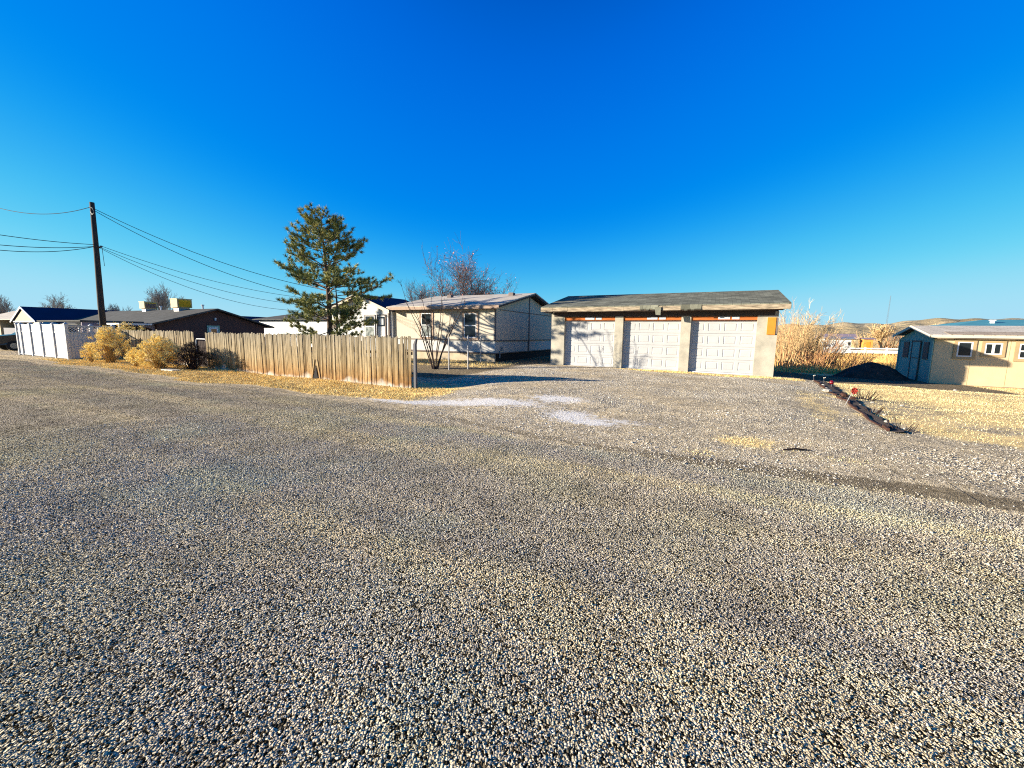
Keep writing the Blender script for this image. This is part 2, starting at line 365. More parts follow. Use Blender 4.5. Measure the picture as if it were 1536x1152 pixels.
# ================================================================ GROUND
def geo(a, b, step, lo, hi, k=1.18):
    r = list(np.arange(a, b + 1e-6, step)); d = step; x = r[-1]
    while x < hi: d *= k; x += d; r.append(x)
    d = step; x = r[0]; left = []
    while x > lo: d *= k; x -= d; left.append(x)
    return np.array(left[::-1] + r)
gu = geo(-34, 17, .24, -1500, 1500); gv = geo(4.0, 27, .16, -500, 2500)
UU, VV = np.meshgrid(gu, gv, indexing='ij')
def sm(x, a, b): t_ = np.clip((x - a) / (b - a), 0, 1); return t_ * t_ * (3 - 2 * t_)
def hashn(u, v, s):                            # cheap smooth noise
    return (np.sin(u * s + 1.3 * np.sin(v * s * .7)) + np.sin(v * s * 1.3 + 1.7 * np.sin(u * s * .6 + 2))) * .5
def zones(u, v):
    e = edge(u); w = hashn(u, v, 1.1) * .25 + hashn(u, v, 3.1) * .12
    road = 1 - sm(v + w * .5, e - .35, e + .25)
    bedu = 2.84 + (v - 9) * .08
    # dry grass: verge in front of the wooden fence
    g1 = (1 - sm(u + w * 2, -7.4, -5.8)) * sm(v + w, e + .35, e + .75) * (1 - sm(v, 10.2, 12))
    g1 = g1 * sm(u, -34, -27)
    # right-hand yard
    g2 = sm(u + w * 2 - (v - 9) * .08, 2.5, 3.3) * sm(v + w * 2 + np.maximum(0, (u - 6)) * .05, 7.6, 9.0)
    bare = np.clip(hashn(u + 3, v, .8) * .35, 0, 1) + np.exp(-((u - 5.6) ** 2 / 3.0 + (v - 10.4) ** 2 / .8)) * .55 + np.exp(-((u - 4.2) ** 2 / .5 + (v - 12.5) ** 2 / 3)) * .5
    g2 = g2 * (1 - np.clip(bare, 0, 1)) * (1 - sm(v, 17.5, 18.5) * .0)
    # fringe left of the bed, in front of the garage
    g3 = np.exp(-((u - bedu + .75) ** 2 / .25)) * sm(v, 8.6, 10) * (1 - sm(v, 13.5, 16)) * .62
    g4 = np.exp(-((v - 18.75 + (u + 1) * .02) ** 2 / .30)) * sm(u, -5.5, -2.5) * (1 - sm(u, 3, 3.6)) * .75
    g5 = np.exp(-((u - .55) ** 2 / .22 + (v - 6.95) ** 2 / .15)) * .95 + np.exp(-((u + .05) ** 2 / .10 + (v - 6.0) ** 2 / .06)) * .62 + np.exp(-((u - 1.6) ** 2 / .5 + (v - 6.55) ** 2 / .04)) * .45
    g6 = sm(v, 31.5, 33)
    g7 = sm(v, 15.6, 16.4) * (1 - sm(v, 19.6, 20.0)) * (1 - sm(u, -9.6, -8.6)) * .5
    grass = np.clip(np.maximum.reduce([g1, g2, g3, g4, g5, np.clip(g6, 0, 1), g7]), 0, 1)
    d = lambda a, b, ra, rb: np.exp(-((u - a) ** 2 / ra + (v - b) ** 2 / rb))
    dust = np.clip(d(-6.5, 7.1, 1.2, .08) + d(-4.2, 8.0, 1.2, .16) + d(-3.2, 9.0, .6, .25) + .9 * d(-5.3, 7.5, 1.0, .09) + 1.05 * d(-2.45, 7.4, .28, .20) + .9 * d(-1.9, 7.0, .3, .06) + .6 * d(-1.25, 7.4, .22, .06), 0, 1)
    g2cut = sm(v, 20.2, 20.9) * (1 - sm(v, 23.6, 24.2) * 0)
    grass = grass * (1 - g2cut * sm(u, 2.2, 2.6) * (1 - sm(v, 29.5, 31.5)) * (1 - sm(u, 9.5, 10.5) ))
    dirt = np.clip(np.exp(-((v - e - .18) ** 2 / .06)) * sm(u, -9, -4) * .6 + np.exp(-((v - e - .22) ** 2 / .10)) * sm(u, -1.5, .6) * .42 + sm(v, 11.5, 13) * (1 - sm(u, -9.5, -8)) * .95  # behind the fence: dark dirt that also paints in part of its shade
                   + np.exp(-((v - e - .35) ** 2 / .12)) * (1 - sm(u, -9, -6)) * .45 + sm(v, 18.2, 22) * sm(-u, 7.6, 8.2) * .5 + sm(v - np.maximum(0, u - 2) * .05, 20.0, 20.6) * sm(u, 2.3, 2.6) * (1 - sm(v, 31, 33)) * 1.0, 0, 1)  # right of the garage: ground colour darkened to deepen the garage shade
    return road, grass, dust, dirt
def micro(u, v):
    amp = sm(v, 6.4, 8.5)
    return (hashn(u, v, .9) * .02 + hashn(u + 5, v, 2.3) * .012) * amp * (1 - sm(np.hypot(u, v), 30, 45))
def GH(u, v): return G(u, v) + micro(u, v)
def sheet(name, sel, dz):
    nu, nv_ = len(gu), len(gv)
    Z = GH(UU, VV) + dz
    X = UU * cA + VV * sA; Y = -UU * sA + VV * cA
    P = np.stack([X, Y, Z], -1).reshape(-1, 3)
    idx = np.arange(nu * nv_).reshape(nu, nv_)
    F = np.stack([idx[:-1, :-1], idx[1:, :-1], idx[1:, 1:], idx[:-1, 1:]], -1)
    cu = (UU[:-1, :-1] + UU[1:, 1:]) / 2; cv = (VV[:-1, :-1] + VV[1:, 1:]) / 2
    F = F[sel(cu, cv)].reshape(-1, 4)
    used, inv = np.unique(F, return_inverse=True); F = inv.reshape(-1, 4); P = P[used]
    o = npmesh(name, P, F, M['ground'], k=4)
    uf = UU.ravel()[used]; vf = VV.ravel()[used]
    for nm, arr in zip(('road', 'grass', 'dust', 'dirt'), zones(uf, vf)):
        a_ = o.data.attributes.new(nm, 'FLOAT', 'POINT'); a_.data.foreach_set('value', arr.astype(np.float32))
    o.data.polygons.foreach_set('use_smooth', [True] * len(o.data.polygons))
    o['kind'] = 'structure'
    return o
sheet('ground', lambda u, v: u == u, 0.0)
sheet('road', lambda u, v: (v < edge(u)) & (v > -9), .004)
sheet('driveway', lambda u, v: (v >= edge(u)) & (v < 19.4) & (u > -8.2 + np.maximum(0, 10 - v) * .5) & (u < 2.84 + (v - 9) * .08), .004)

# loose chips lying on the road near the camera
rg = np.random.default_rng(3)
def chips(name, N, rmax, zone):
    r = rmax * np.sqrt(rg.random(N * 2)); keep = rg.random(N * 2) < 1 - sm(r, rmax * .45, rmax) * .8
    r = r[keep]; th = rg.random(len(r)) * R(190) - R(5)
    x = r * np.cos(th); y = r * np.sin(th)
    u, v = x * cA - y * sA, x * sA + y * cA
    k = zone(u, v) & (y > .6) & (np.abs(x) < 1.5 * y + .8); x, y, u, v, r = (q[k] for q in (x, y, u, v, r)); x, y, u, v, r = (q[:N] for q in (x, y, u, v, r)); n = len(x)
    s = rg.uniform(.0025, .0060, n) * (1 + .45 * sm(r, 2, 7)) * (1 + (rg.random(n) < .015) * .7)
    base = np.array([(1,0,-.4),(0,1,-.4),(-1,0,-.4),(0,-1,-.4),(0,0,1)], float)
    V = base[None] * rg.uniform(.6, 1.25, (n, 5, 1)) + rg.normal(0, .22, (n, 5, 3))
    V[..., 2] *= .75
    a = rg.random(n) * 6.28; ca, sa = np.cos(a)[:, None], np.sin(a)[:, None]
    V2 = V.copy(); V2[..., 0] = V[..., 0] * ca - V[..., 1] * sa; V2[..., 1] = V[..., 0] * sa + V[..., 1] * ca
    V2 *= s[:, None, None]
    V2 += np.stack([x, y, GH(u, v) + .004 + s * .25], -1)[:, None]
    F0 = np.array([(0,1,4),(1,2,4),(2,3,4),(3,0,4)])
    F = (F0[None] + (np.arange(n) * 5)[:, None, None]).reshape(-1, 3)
    o = npmesh(name, V2.reshape(-1, 3), F, M['chip'], np.repeat(rg.random(n), 4))
    return tag(o, 'pale crushed stone chips covering the grey road in the foreground', 'gravel', kind='stuff')
chips('gravel', 760000, 9.5, lambda u, v: (v + hashn(u, v, 2.1) * .12 + rg.normal(0, .12, len(u)) < edge(u) - .12) & (rg.random(len(u)) < .66 + .3 * hashn(u * .12, v, 1.9) + .14 * hashn(u, v, 1.3)))
def loose(name, label, N, box, mat):
    u = rg.uniform(box[0], box[1], N); v = rg.uniform(box[2], box[3], N); z_ = zones(u, v)
    bed = 2.84 + (v - 9) * .08
    k = (v > edge(u) - .1) & ((u < bed - .1) | (v < 9.2)) & (u > -8.6 + np.maximum(0, 9.6 - v) * .9) & (rg.random(N) > z_[1] * 1.3) & (rg.random(N) > z_[2] * .75) & (rg.random(N) < .45 + .45 * hashn(u, v, 1.7))
    u, v = u[k], v[k]; n = len(u); x = u * cA + v * sA; y = -u * sA + v * cA
    s = rg.uniform(.0045, .010, n) * (1 + (rg.random(n) < .03) * 1.2)
    base = np.array([(1,0,-.4),(0,1,-.4),(-1,0,-.4),(0,-1,-.4),(0,0,1)], float)
    V = base[None] * rg.uniform(.6, 1.25, (n, 5, 1)) + rg.normal(0, .22, (n, 5, 3)); V[..., 2] *= .75; V *= s[:, None, None]
    V += np.stack([x, y, GH(u, v) + .004 + s * .25], -1)[:, None]
    F0 = np.array([(0,1,4),(1,2,4),(2,3,4),(3,0,4)]); F = (F0[None] + (np.arange(n) * 5)[:, None, None]).reshape(-1, 3)
    return tag(npmesh(name, V.reshape(-1, 3), F, M[mat], np.repeat(rg.random(n), 4)), label, 'gravel', kind='stuff')
loose('driveway_gravel', 'loose tan gravel scattered over the driveway before the garage', 420000, (-8.6, 9.5, 5.2, 18.9), 'chip_tan')

# dry grass blades
def blades(name, label, N, uvbox, hmin, hmax, dens, mat, wid=.006, lean=.6, clump=None):
    u = rg.uniform(uvbox[0], uvbox[1], N); v = rg.uniform(uvbox[2], uvbox[3], N)
    k = rg.random(N) < dens(u, v); u, v = u[k], v[k]; n = len(u)
    h = rg.uniform(hmin, hmax, n) * (1 + .35 * hashn(u, v, 2.2))
    a = rg.random(n) * 6.28; l = rg.uniform(.1, lean, n) * h
    w = wid * rg.uniform(.6, 1.5, n)
    P = np.stack([u, v, GH(u, v)], -1)
    b = a + 1.57
    V = np.stack([P + np.stack([np.cos(b) * w, np.sin(b) * w, 0 * w], -1), P - np.stack([np.cos(b) * w, np.sin(b) * w, 0 * w], -1),
                  P + np.stack([np.cos(a) * l, np.sin(a) * l, h], -1)], 1)
    X = V[..., 0] * cA + V[..., 1] * sA; Y = -V[..., 0] * sA + V[..., 1] * cA; V = np.stack([X, Y, V[..., 2]], -1)
    F = np.arange(n * 3).reshape(-1, 3)
    o = npmesh(name, V.reshape(-1, 3), F, M[mat], rg.random(n))
    return tag(o, label, 'grass', kind='stuff')
gden = lambda u, v: np.clip(zones(u, v)[1] - .35, 0, 1) * 1.3
blades('dry_grass', 'short straw coloured winter grass along the wooden fence', 130000, (-30, -5.5, 6.6, 10.1), .02, .06, gden, 'straw', .006, 1.2)
blades('lawn_grass', 'flat straw coloured grass of the yard before the tan shed', 160000, (1.4, 16, 6, 24), .010, .035, gden, 'straw_pale', .004, 1.4)
blades('weed_fringe', 'thin yellow grass growing in front of the garage doors', 22000, (-5.5, 3.4, 17.9, 19.42), .02, .08, gden, 'straw', .006, 1.2)
blades('weed_patch', 'small tufts of dry grass at the edge of the road', 26000, (-.8, 2.6, 5.6, 7.6), .008, .03, lambda u, v: np.clip(zones(u, v)[1] - .2, 0, 1) * (.6 + .5 * hashn(u, v, 5)), 'straw_pale', .005, 1.2)
blades('yard_weeds', 'dry weeds on the ground before the mobile home', 16000, (-16, -8.2, 15.5, 19.8), .03, .12, lambda u, v: gden(u, v) * 1.2, 'straw', .007, 1.0)
fden = lambda u, v: sm(v + hashn(u, v, .5) * .6, 32.0, 34.0) * (.6 + .4 * hashn(u, v, .8)) * (1 - .5 * sm(v, 45, 56))
blades('field_grass', 'tall golden dry grass filling the field behind the garage', 150000, (1, 34, 29, 57), .22, .55, fden, 'field_straw', .018, .7)

# ================================================================ BLOCK HELPERS
def roof_slabs(mb, u0, u1, v0, v1, rv, ze, zr, t_=.12):      # ridge along u
    mb.hexa([(u0,v0,ze-t_),(u1,v0,ze-t_),(u1,rv,zr-t_),(u0,rv,zr-t_),(u0,v0,ze),(u1,v0,ze),(u1,rv,zr),(u0,rv,zr)])
    mb.hexa([(u0,rv,zr-t_),(u1,rv,zr-t_),(u1,v1,ze-t_),(u0,v1,ze-t_),(u0,rv,zr),(u1,rv,zr),(u1,v1,ze),(u0,v1,ze)])
def roof_slabs_v(mb, u0, u1, v0, v1, ru, ze, zr, t_=.12):    # ridge along v
    mb.hexa([(u0,v0,ze-t_),(ru,v0,zr-t_),(ru,v1,zr-t_),(u0,v1,ze-t_),(u0,v0,ze),(ru,v0,zr),(ru,v1,zr),(u0,v1,ze)])
    mb.hexa([(ru,v0,zr-t_),(u1,v0,ze-t_),(u1,v1,ze-t_),(ru,v1,zr-t_),(ru,v0,zr),(u1,v0,ze),(u1,v1,ze),(ru,v1,zr)])
def ring(mb, u0, u1, z0, z1, w, v0, v1):                      # rectangular frame in a v plane
    mb.box(u0, v0, z0, u0 + w, v1, z1); mb.box(u1 - w, v0, z0, u1, v1, z1)
    mb.box(u0 + w, v0, z0, u1 - w, v1, z0 + w); mb.box(u0 + w, v0, z1 - w, u1 - w, v1, z1)
def window(th, u0, u1, z0, z1, v, trim='trim_tan', sash='white_paint', tw=.12, split='h', lower='glass', upper='glass', name='window', depth=.035):
    f = MB(); ring(f, u0 - tw, u1 + tw, z0 - tw, z1 + tw, tw, v - depth, v + .01); fo = f.build(name, M[trim], th)
    s = MB(); sw = .05; ring(s, u0, u1, z0, z1, sw, v - depth + .004, v + .01)
    if split == 'h': zm = (z0 + z1) / 2; s.box(u0 + sw, v - depth + .004, zm - .03, u1 - sw, v + .01, zm + .03)
    if split == 'v': um = (u0 + u1) / 2; s.box(um - .04, v - depth + .004, z0 + sw, um + .04, v + .01, z1 - sw)
    so_ = s.build('sash', M[sash]); so_.parent = fo; loc(so_, th)
    p = MB()
    if split == 'h':
        p.box(u0 + sw, v - .012, zm + .03, u1 - sw, v + .005, z1 - sw); q = MB(); q.box(u0 + sw, v - .012, z0 + sw, u1 - sw, v + .005, zm - .03)
        qo = q.build('pane', M[lower]); qo.parent = fo; loc(qo, th)
    elif split == 'v':
        p.box(u0 + sw, v - .012, z0 + sw, um - .04, v + .005, z1 - sw); q = MB(); q.box(um + .04, v - .012, z0 + sw, u1 - sw, v + .005, z1 - sw)
        qo = q.build('pane', M[lower]); qo.parent = fo; loc(qo, th)
    else: p.box(u0 + sw, v - .012, z0 + sw, u1 - sw, v + .005, z1 - sw)
    po = p.build('pane', M[upper]); po.parent = fo; loc(po, th)
    return fo
def loc(o, th):                                               # shift absolute u,v,z mesh into the thing's frame
    me = o.data; n = len(me.vertices); a_ = np.empty(n * 3); me.vertices.foreach_get('co', a_); a_ = a_.reshape(-1, 3) - np.array([th.u, th.v, th.z])
    me.vertices.foreach_set('co', a_.ravel()); me.update()

# ================================================================ GARAGE
gt = T('garage', 'three door cream block garage with a low green shingle roof', 'garage', -2.6, 19.5, 0)
F_ = 19.5; zb = -.35; zd0, zd1 = .06, 2.30
doors = [(-6.80, -4.27), (-3.88, -1.34), (-.94, 1.57)]
w = MB()
xs = [-7.5] + [q for d_ in doors for q in d_] + [2.30]
for i in range(0, 8, 2): w.box(xs[i], F_, zb, xs[i + 1], F_ + .34, 2.5)
w.box(-7.5, F_, 2.5, 2.3, F_ + .34, 2.66)
w.box(-7.5, F_ + .34, zb, -7.3, 26.6, 2.66); w.box(2.1, F_ + .34, zb, 2.3, 26.6, 2.66); w.box(-7.3, 26.4, zb, 2.1, 26.6, 2.66)
for uu in (-7.5, 2.12): w.extr([(F_ + .02, 2.66), (26.58, 2.66), (23.05, 3.62)], 0, uu, uu + .18)
w.build('wall', M['stucco'], gt)
for a_, b_ in doors:
    d_ = MB(); yb = F_ + .20; hrow = (zd1 - zd0) / 4; ncol = 4; cw = (b_ - a_) / ncol
    for r_i in range(4):
        z0, z1 = zd0 + r_i * hrow + .004, zd0 + (r_i + 1) * hrow - .004
        d_.add([(a_, yb + .04, z0), (b_, yb + .04, z0), (b_, yb + .04, z1), (a_, yb + .04, z1), (a_, yb, z0), (b_, yb, z0), (b_, yb, z1), (a_, yb, z1)], [(0,1,5,4), (2,3,7,6), (0,4,7,3), (1,2,6,5), (0,3,2,1)])
        for c_i in range(4):
            x0 = a_ + c_i * cw; x1 = x0 + cw; ix0, ix1, iz0, iz1 = x0 + .07, x1 - .07, z0 + .10, z1 - .10
            def rect(x0, x1, z0, z1, y): return [(x0, y, z0), (x1, y, z0), (x1, y, z1), (x0, y, z1)]
            rr = [rect(x0, x1, z0, z1, yb), rect(ix0, ix1, iz0, iz1, yb), rect(ix0 + .016, ix1 - .016, iz0 + .016, iz1 - .016, yb + .014), rect(ix0 + .028, ix1 - .028, iz0 + .028, iz1 - .028, yb + .014), rect(ix0 + .055, ix1 - .055, iz0 + .055, iz1 - .055, yb + .002)]
            vs_ = [p for q in rr for p in q]; fs = []
            for k in range(4):
                for j in range(4): fs.append((k * 4 + j, k * 4 + (j + 1) % 4, (k + 1) * 4 + (j + 1) % 4, (k + 1) * 4 + j))
            fs.append((16, 17, 18, 19)); d_.add(vs_, fs)
    d_.build('garage_door', M['door_white'], gt)
    bk = MB(); bk.box(a_, F_ + .25, zb, b_, F_ + .30, 2.5); bk.box(a_, F_ + .12, zb, b_, F_ + .20, zd0 - .003); bk.build('threshold', M['jamb'], gt)
    ln = MB(); ln.box(a_, F_ + .05, 2.312, b_, F_ + .25, 2.47)
    lo_ = ln.build('lintel', M['orange_board'], gt)
    pw = b_ - a_
    for q0, q1 in ((.42, .60), (.63, .74)):
        pv = MB(); pv.box(a_ + pw * q0, F_ + .035, 2.345, a_ + pw * q1, F_ + .05, 2.46); po = pv.build('vent_panel', M['jamb'], gt)
ab = MB(); ab.box(1.93, F_ - .05, 1.72, 2.22, F_, 2.42); ab.build('amber_board', M['amber_board'], gt)
ab = MB(); ab.box(2.24, F_ - .04, 1.75, 2.29, F_, 2.40); ab.build('dark_strip', M['trim_dark'], gt)
rf = MB(); roof_slabs(rf, -7.85, 2.60, 18.88, 27.2, 23.05, 2.95, 3.86, .07); rf.build('roof', M['shingle_green'], gt)
# torn shingles hanging over the fascia
hg = MB()
for a_, b_, dz in ((-3.05, -2.25, .20), (-1.35, -.55, .24)):
    n = 6
    for i in range(n):
        x0 = a_ + (b_ - a_) * i / n; x1 = a_ + (b_ - a_) * (i + 1) / n; dd = dz * rnd.uniform(.8, 1.15)
        hg.hexa([(x0, 18.80, 2.93 - dd), (x1, 18.80, 2.93 - dd), (x1, 18.825, 2.93 - dd), (x0, 18.825, 2.93 - dd), (x0, 18.84, 2.935), (x1, 18.84, 2.935), (x1, 18.87, 2.935), (x0, 18.87, 2.935)])
hg.hexa([(-2.35, 18.76, 2.52), (-2.15, 18.74, 2.50), (-2.13, 18.79, 2.50), (-2.33, 18.80, 2.52), (-2.42, 18.79, 2.86), (-2.15, 18.79, 2.86), (-2.15, 18.81, 2.86), (-2.42, 18.81, 2.86)])
hl = hg.cuts(); gset = [hl[:6], hl[6:12], hl[12:]]
for gs in gset:
    q = MB(); a0 = gs[0][0]; q.v = hg.v[a0:gs[-1][1]]; q.f = [tuple(i - a0 for i in f) for f in hg.f[gs[0][2]:gs[-1][3]]]; q.r = [.5] * len(q.f); q.build('loose_shingles', M['shingle_green'], gt)
cuts = [-7.85, -7.2, -6.45, -3.75, -3.0, -2.1, -1.35, -.52, 2.60]
for i in range(len(cuts) - 1):
    fb = MB(); top = 2.90 if i != 2 else 2.895
    sl_ = (0.0, .012, -.01, .015, .02, 0, .01, 0)[i]
    fb.box(cuts[i] + .008, 18.838, 2.715 + sl_, cuts[i + 1] - .008, 18.876, top)
    fb.build('fascia_board', M['fascia_old'], gt)
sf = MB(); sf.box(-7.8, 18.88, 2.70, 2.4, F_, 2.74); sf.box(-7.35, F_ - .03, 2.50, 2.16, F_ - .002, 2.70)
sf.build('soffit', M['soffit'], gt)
rk = MB()
for uu in (-7.86, 2.58):
    rk.hexa([(uu,18.9,2.74),(uu+.03,18.9,2.74),(uu+.03,23.05,3.66),(uu,23.05,3.66),(uu,18.9,2.875),(uu+.03,18.9,2.875),(uu+.03,23.05,3.785),(uu,23.05,3.785)])
rk.split('rake_board', M['fascia_old'], gt)

# ================================================================ MOBILE HOME
ht = T('mobile_home', 'cream mobile home with a pale shingle roof and a shaded gable end beside the garage', 'mobile home', -14.7, 19.9, 0)
w = MB(); w.box(-18.5, 19.9, 1.2, -11, 29, 3.05)
w.extr([(19.9, 3.05), (29, 3.05), (24.45, 4.02)], 0, -11.12, -11.0); w.extr([(19.9, 3.05), (29, 3.05), (24.45, 4.02)], 0, -18.5, -18.38)
w.build('wall', M['siding_cream'], ht)
w = MB(); w.box(-18.5, 19.93, .48, -11.03, 29, 1.2); w.build('lower_wall', M['siding_skirt'], ht)
w = MB(); w.box(-18.5, 19.97, -.3, -11.07, 29, .48); w.build('skirting', M['skirt_tan'], ht)
tm = MB(); tm.box(-18.5, 19.865, 1.18, -10.97, 19.897, 1.225); tm.box(-18.5, 19.88, .44, -11.0, 19.93, .52)
tm.box(-10.997, 19.9, 1.17, -10.965, 29, 1.225); tm.box(-11.03, 19.93, .44, -10.99, 29, .50)
tm.box(-10.999, 24.40, .5, -10.97, 24.52, 4.0)
tm.hexa([(-10.999,20.4,2.93),(-10.975,20.4,2.93),(-10.975,28.6,2.93),(-10.999,28.6,2.93),(-10.999,20.4,2.97),(-10.975,20.4,2.97),(-10.975,28.6,2.97),(-10.999,28.6,2.97)])
tm.box(-11.06, 19.86, 1.225, -10.96, 19.897, 2.95)
tm.split('trim', M['trim_dark'], ht)
db = MB(); db.box(-11.068, 20.05, -.25, -11.05, 28.9, .44); db.build('dark_skirting', M['dark_gap'], ht)
rf = MB(); roof_slabs(rf, -18.7, -10.55, 19.45, 29.5, 24.45, 3.18, 4.26, .07); rf.build('roof', M['shingle_grey'], ht)
fa = MB(); fa.box(-18.6, 19.42, 2.97, -10.56, 19.449, 3.15); fa.build('fascia', M['trim_tan'], ht)
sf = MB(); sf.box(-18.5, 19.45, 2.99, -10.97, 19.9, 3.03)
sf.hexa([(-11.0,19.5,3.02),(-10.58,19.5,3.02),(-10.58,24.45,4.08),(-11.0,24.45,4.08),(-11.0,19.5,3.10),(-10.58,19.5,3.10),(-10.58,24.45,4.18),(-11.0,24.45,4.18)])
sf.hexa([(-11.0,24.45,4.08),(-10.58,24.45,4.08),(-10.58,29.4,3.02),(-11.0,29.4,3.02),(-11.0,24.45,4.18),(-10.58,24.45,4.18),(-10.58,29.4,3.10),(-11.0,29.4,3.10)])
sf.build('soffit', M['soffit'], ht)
window(ht, -16.25, -15.45, 1.34, 2.78, 19.895, lower='glass_light')
window(ht, -13.1, -12.25, 1.34, 2.74, 19.895)
for uu in (-16.6, -11.8):
    v_ = MB(); v_.box(uu - .16, 23.3, 3.98, uu + .16, 23.62, 4.22); v_.build('roof_vent', M['trim_dark'], ht)
cl = MB(); cl.box(-10.998, 20.55, .62, -10.94, 20.75, .85); cl.box(-10.998, 20.35, .2, -10.95, 20.41, .62); cl.build('utility_box', M['galv'], ht)

# addition on the left with its own front gable
w = MB(); w.box(-24.2, 19.75, -.2, -18.5, 24, 2.9); w.extr([(-24.2, 2.9), (-18.5, 2.9), (-21.3, 3.88)], 1, 19.75, 19.9); w.build('addition_wall', M['white_paint'], ht)
rf = MB(); roof_slabs_v(rf, -24.6, -18.35, 19.35, 24.2, -21.3, 2.98, 4.08, .09); rf.build('addition_roof', M['navy_metal'], ht)
rk = MB()
for a_, b_ in ((-24.6, -21.3), (-18.35, -21.3)):
    lo_u, hi_u = min(a_, b_), max(a_, b_); zl, zh = (2.98, 4.08) if a_ < b_ else (4.08, 2.98)
    rk.hexa([(lo_u,19.32,zl-.22),(hi_u,19.32,zh-.22),(hi_u,19.348,zh-.22),(lo_u,19.348,zl-.22),(lo_u,19.32,zl-.005),(hi_u,19.32,zh-.005),(hi_u,19.348,zh-.005),(lo_u,19.348,zl-.005)])
rk.split('rake_board', M['gable_trim'], ht)
window(ht, -20.85, -19.98, 1.25, 2.66, 19.745, trim='trim_dark', tw=.05, lower='glass_light')
f = MB(); ring(f, -19.78, -19.0, .2, 2.72, .07, 19.70, 19.76); fd = f.build('door', M['trim_dark'], ht)
d_ = MB(); d_.box(-19.71, 19.715, .27, -19.07, 19.755, 1.95); d_.box(-19.71, 19.715, 2.58, -19.07, 19.755, 2.65); o_ = d_.build('door_leaf', M['white_paint']); o_.parent = fd; loc(o_, ht)
d_ = MB(); d_.box(-19.71, 19.73, 1.95, -19.07, 19.755, 2.58); o_ = d_.build('pane', M['glass']); o_.parent = fd; loc(o_, ht)
d_ = MB(); d_.box(-19.55, 19.722, 2.06, -19.22, 19.729, 2.46); o_ = d_.build('paper_notice', M['white_paint']); o_.parent = fd; loc(o_, ht)
ps = MB(); ps.box(-18.78, 19.66, -.2, -18.66, 19.75, 2.95); ps.build('corner_post', M['trim_dark'], ht)

# white house with grey roof behind the pine
wt = T('white_house', 'long white house with a grey shingle roof behind the pine', 'house', -40, 30, -.2)
w = MB(); w.box(-49.2, 30, -.3, -30, 38, 2.85); w.build('wall', M['white_paint'], wt)
rf = MB(); mb = rf; ze, zr = 2.9, 4.0
rf.add([(-49.8,29.5,ze),(-29.5,29.5,ze),(-29.5,38.5,ze),(-49.8,38.5,ze),(-45.2,34,zr),(-33,34,zr),(-49.8,29.5,ze-.1),(-29.5,29.5,ze-.1),(-29.5,38.5,ze-.1),(-49.8,38.5,ze-.1)],
       [(0,1,5,4),(1,2,5),(2,3,4,5),(3,0,4),(6,7,1,0),(7,8,2,1),(8,9,3,2),(9,6,0,3),(9,8,7,6)])
rf.build('roof', M['shingle_dark'], wt)

# ================================================================ TAN SHED (right)
st = T('shed', 'long low tan shed with a shaded blue grey gable end and door', 'shed', 8.7, 24.2, -.36)
U0, U1, V0, V1 = 8.7, 15.5, 24.2, 27.8
w = MB(); w.box(U0 + .03, V0, -.45, U1, V1, 1.66); w.build('wall', M['shed_paint'], st)
w = MB(); w.box(U0, V0 + .02, -.4, U0 + .028, V1 - .02, 1.66); w.extr([(V0, 1.66), (V1, 1.66), (26.0, 2.14)], 0, U0, U0 + .1); w.build('end_wall', M['shed_end'], st)
tr = MB(); tr.box(U0 - .03, V0 - .03, -.4, U0, V0 + .12, 1.62); tr.box(U0 - .03, V1 - .1, -.4, U0, V1 + .02, 1.62)
tr.box(U0 - .02, V0 + .12, 1.56, U0 - .002, V1 - .1, 1.64)
tr.build('corner_trim', M['shed_end'], st)
dr = MB(); dr.box(U0 - .035, 25.35, -.3, U0 - .002, 26.15, 1.50); do = dr.build('door', M['shed_end'], st)
f = MB(); f.box(U0 - .05, 25.27, -.3, U0 - .036, 25.35, 1.56); f.box(U0 - .05, 26.15, -.3, U0 - .036, 26.23, 1.56); f.box(U0 - .05, 25.27, 1.5, U0 - .036, 26.23, 1.565)
f.box(U0 - .045, 25.45, .72, U0 - .036, 26.05, .76); o_ = f.build('door_frame', M['shed_end_dark']); o_.parent = do; loc(o_, st)
for a_, b_ in ((24.55, 25.05), (26.6, 27.2)):
    f = MB(); f.box(U0 - .03, a_, .72, U0 - .002, b_, 1.5); f.build('side_window', M['shed_end_dark'], st)
rf = MB(); roof_slabs(rf, U0 - .22, U1 + .1, V0 - .22, V1 + .22, 26.0, 1.83, 2.27, .035); rf.build('roof', M['shingle_grey'], st)
sh_ = MB(); sh_.hexa([(U0+.4,V0-.24,1.832),(U1,V0-.24,1.832),(U1,V0+.34,1.965),(U0+.4,V0+.34,1.965),(U0+.4,V0-.24,1.845),(U1,V0-.24,1.845),(U1,V0+.34,1.978),(U0+.4,V0+.34,1.978)]); sh_.build('roof_edge_strip', M['shingle_tan'], st)
fa = MB(); fa.box(U0 - .2, V0 - .245, 1.70, U1 + .1, V0 - .222, 1.80); fa.build('fascia', M['roof_cream'], st)
rk = MB()
for (va, za), (vb, zb_) in (((V0 - .24, 1.82), (26.0, 2.265)), ((26.0, 2.265), (V1 + .24, 1.82))):
    u_ = U0 - .25
    rk.hexa([(u_,va,za-.12),(u_+.028,va,za-.12),(u_+.028,vb,zb_-.12),(u_,vb,zb_-.12),(u_,va,za+.01),(u_+.028,va,za+.01),(u_+.028,vb,zb_+.01),(u_,vb,zb_+.01)])
rk.split('rake_board', M['roof_cream'], st)
sf = MB(); sf.box(U0 - .05, V0 - .215, 1.665, U1 + .05, V0 + .02, 1.705); sf.build('soffit', M['soffit'], st)  # dark box standing in for the eave shadow under the fascia
window(st, 9.46, 9.94, .90, 1.54, V0 - .002, trim='shed_trim', tw=.11, split='n')
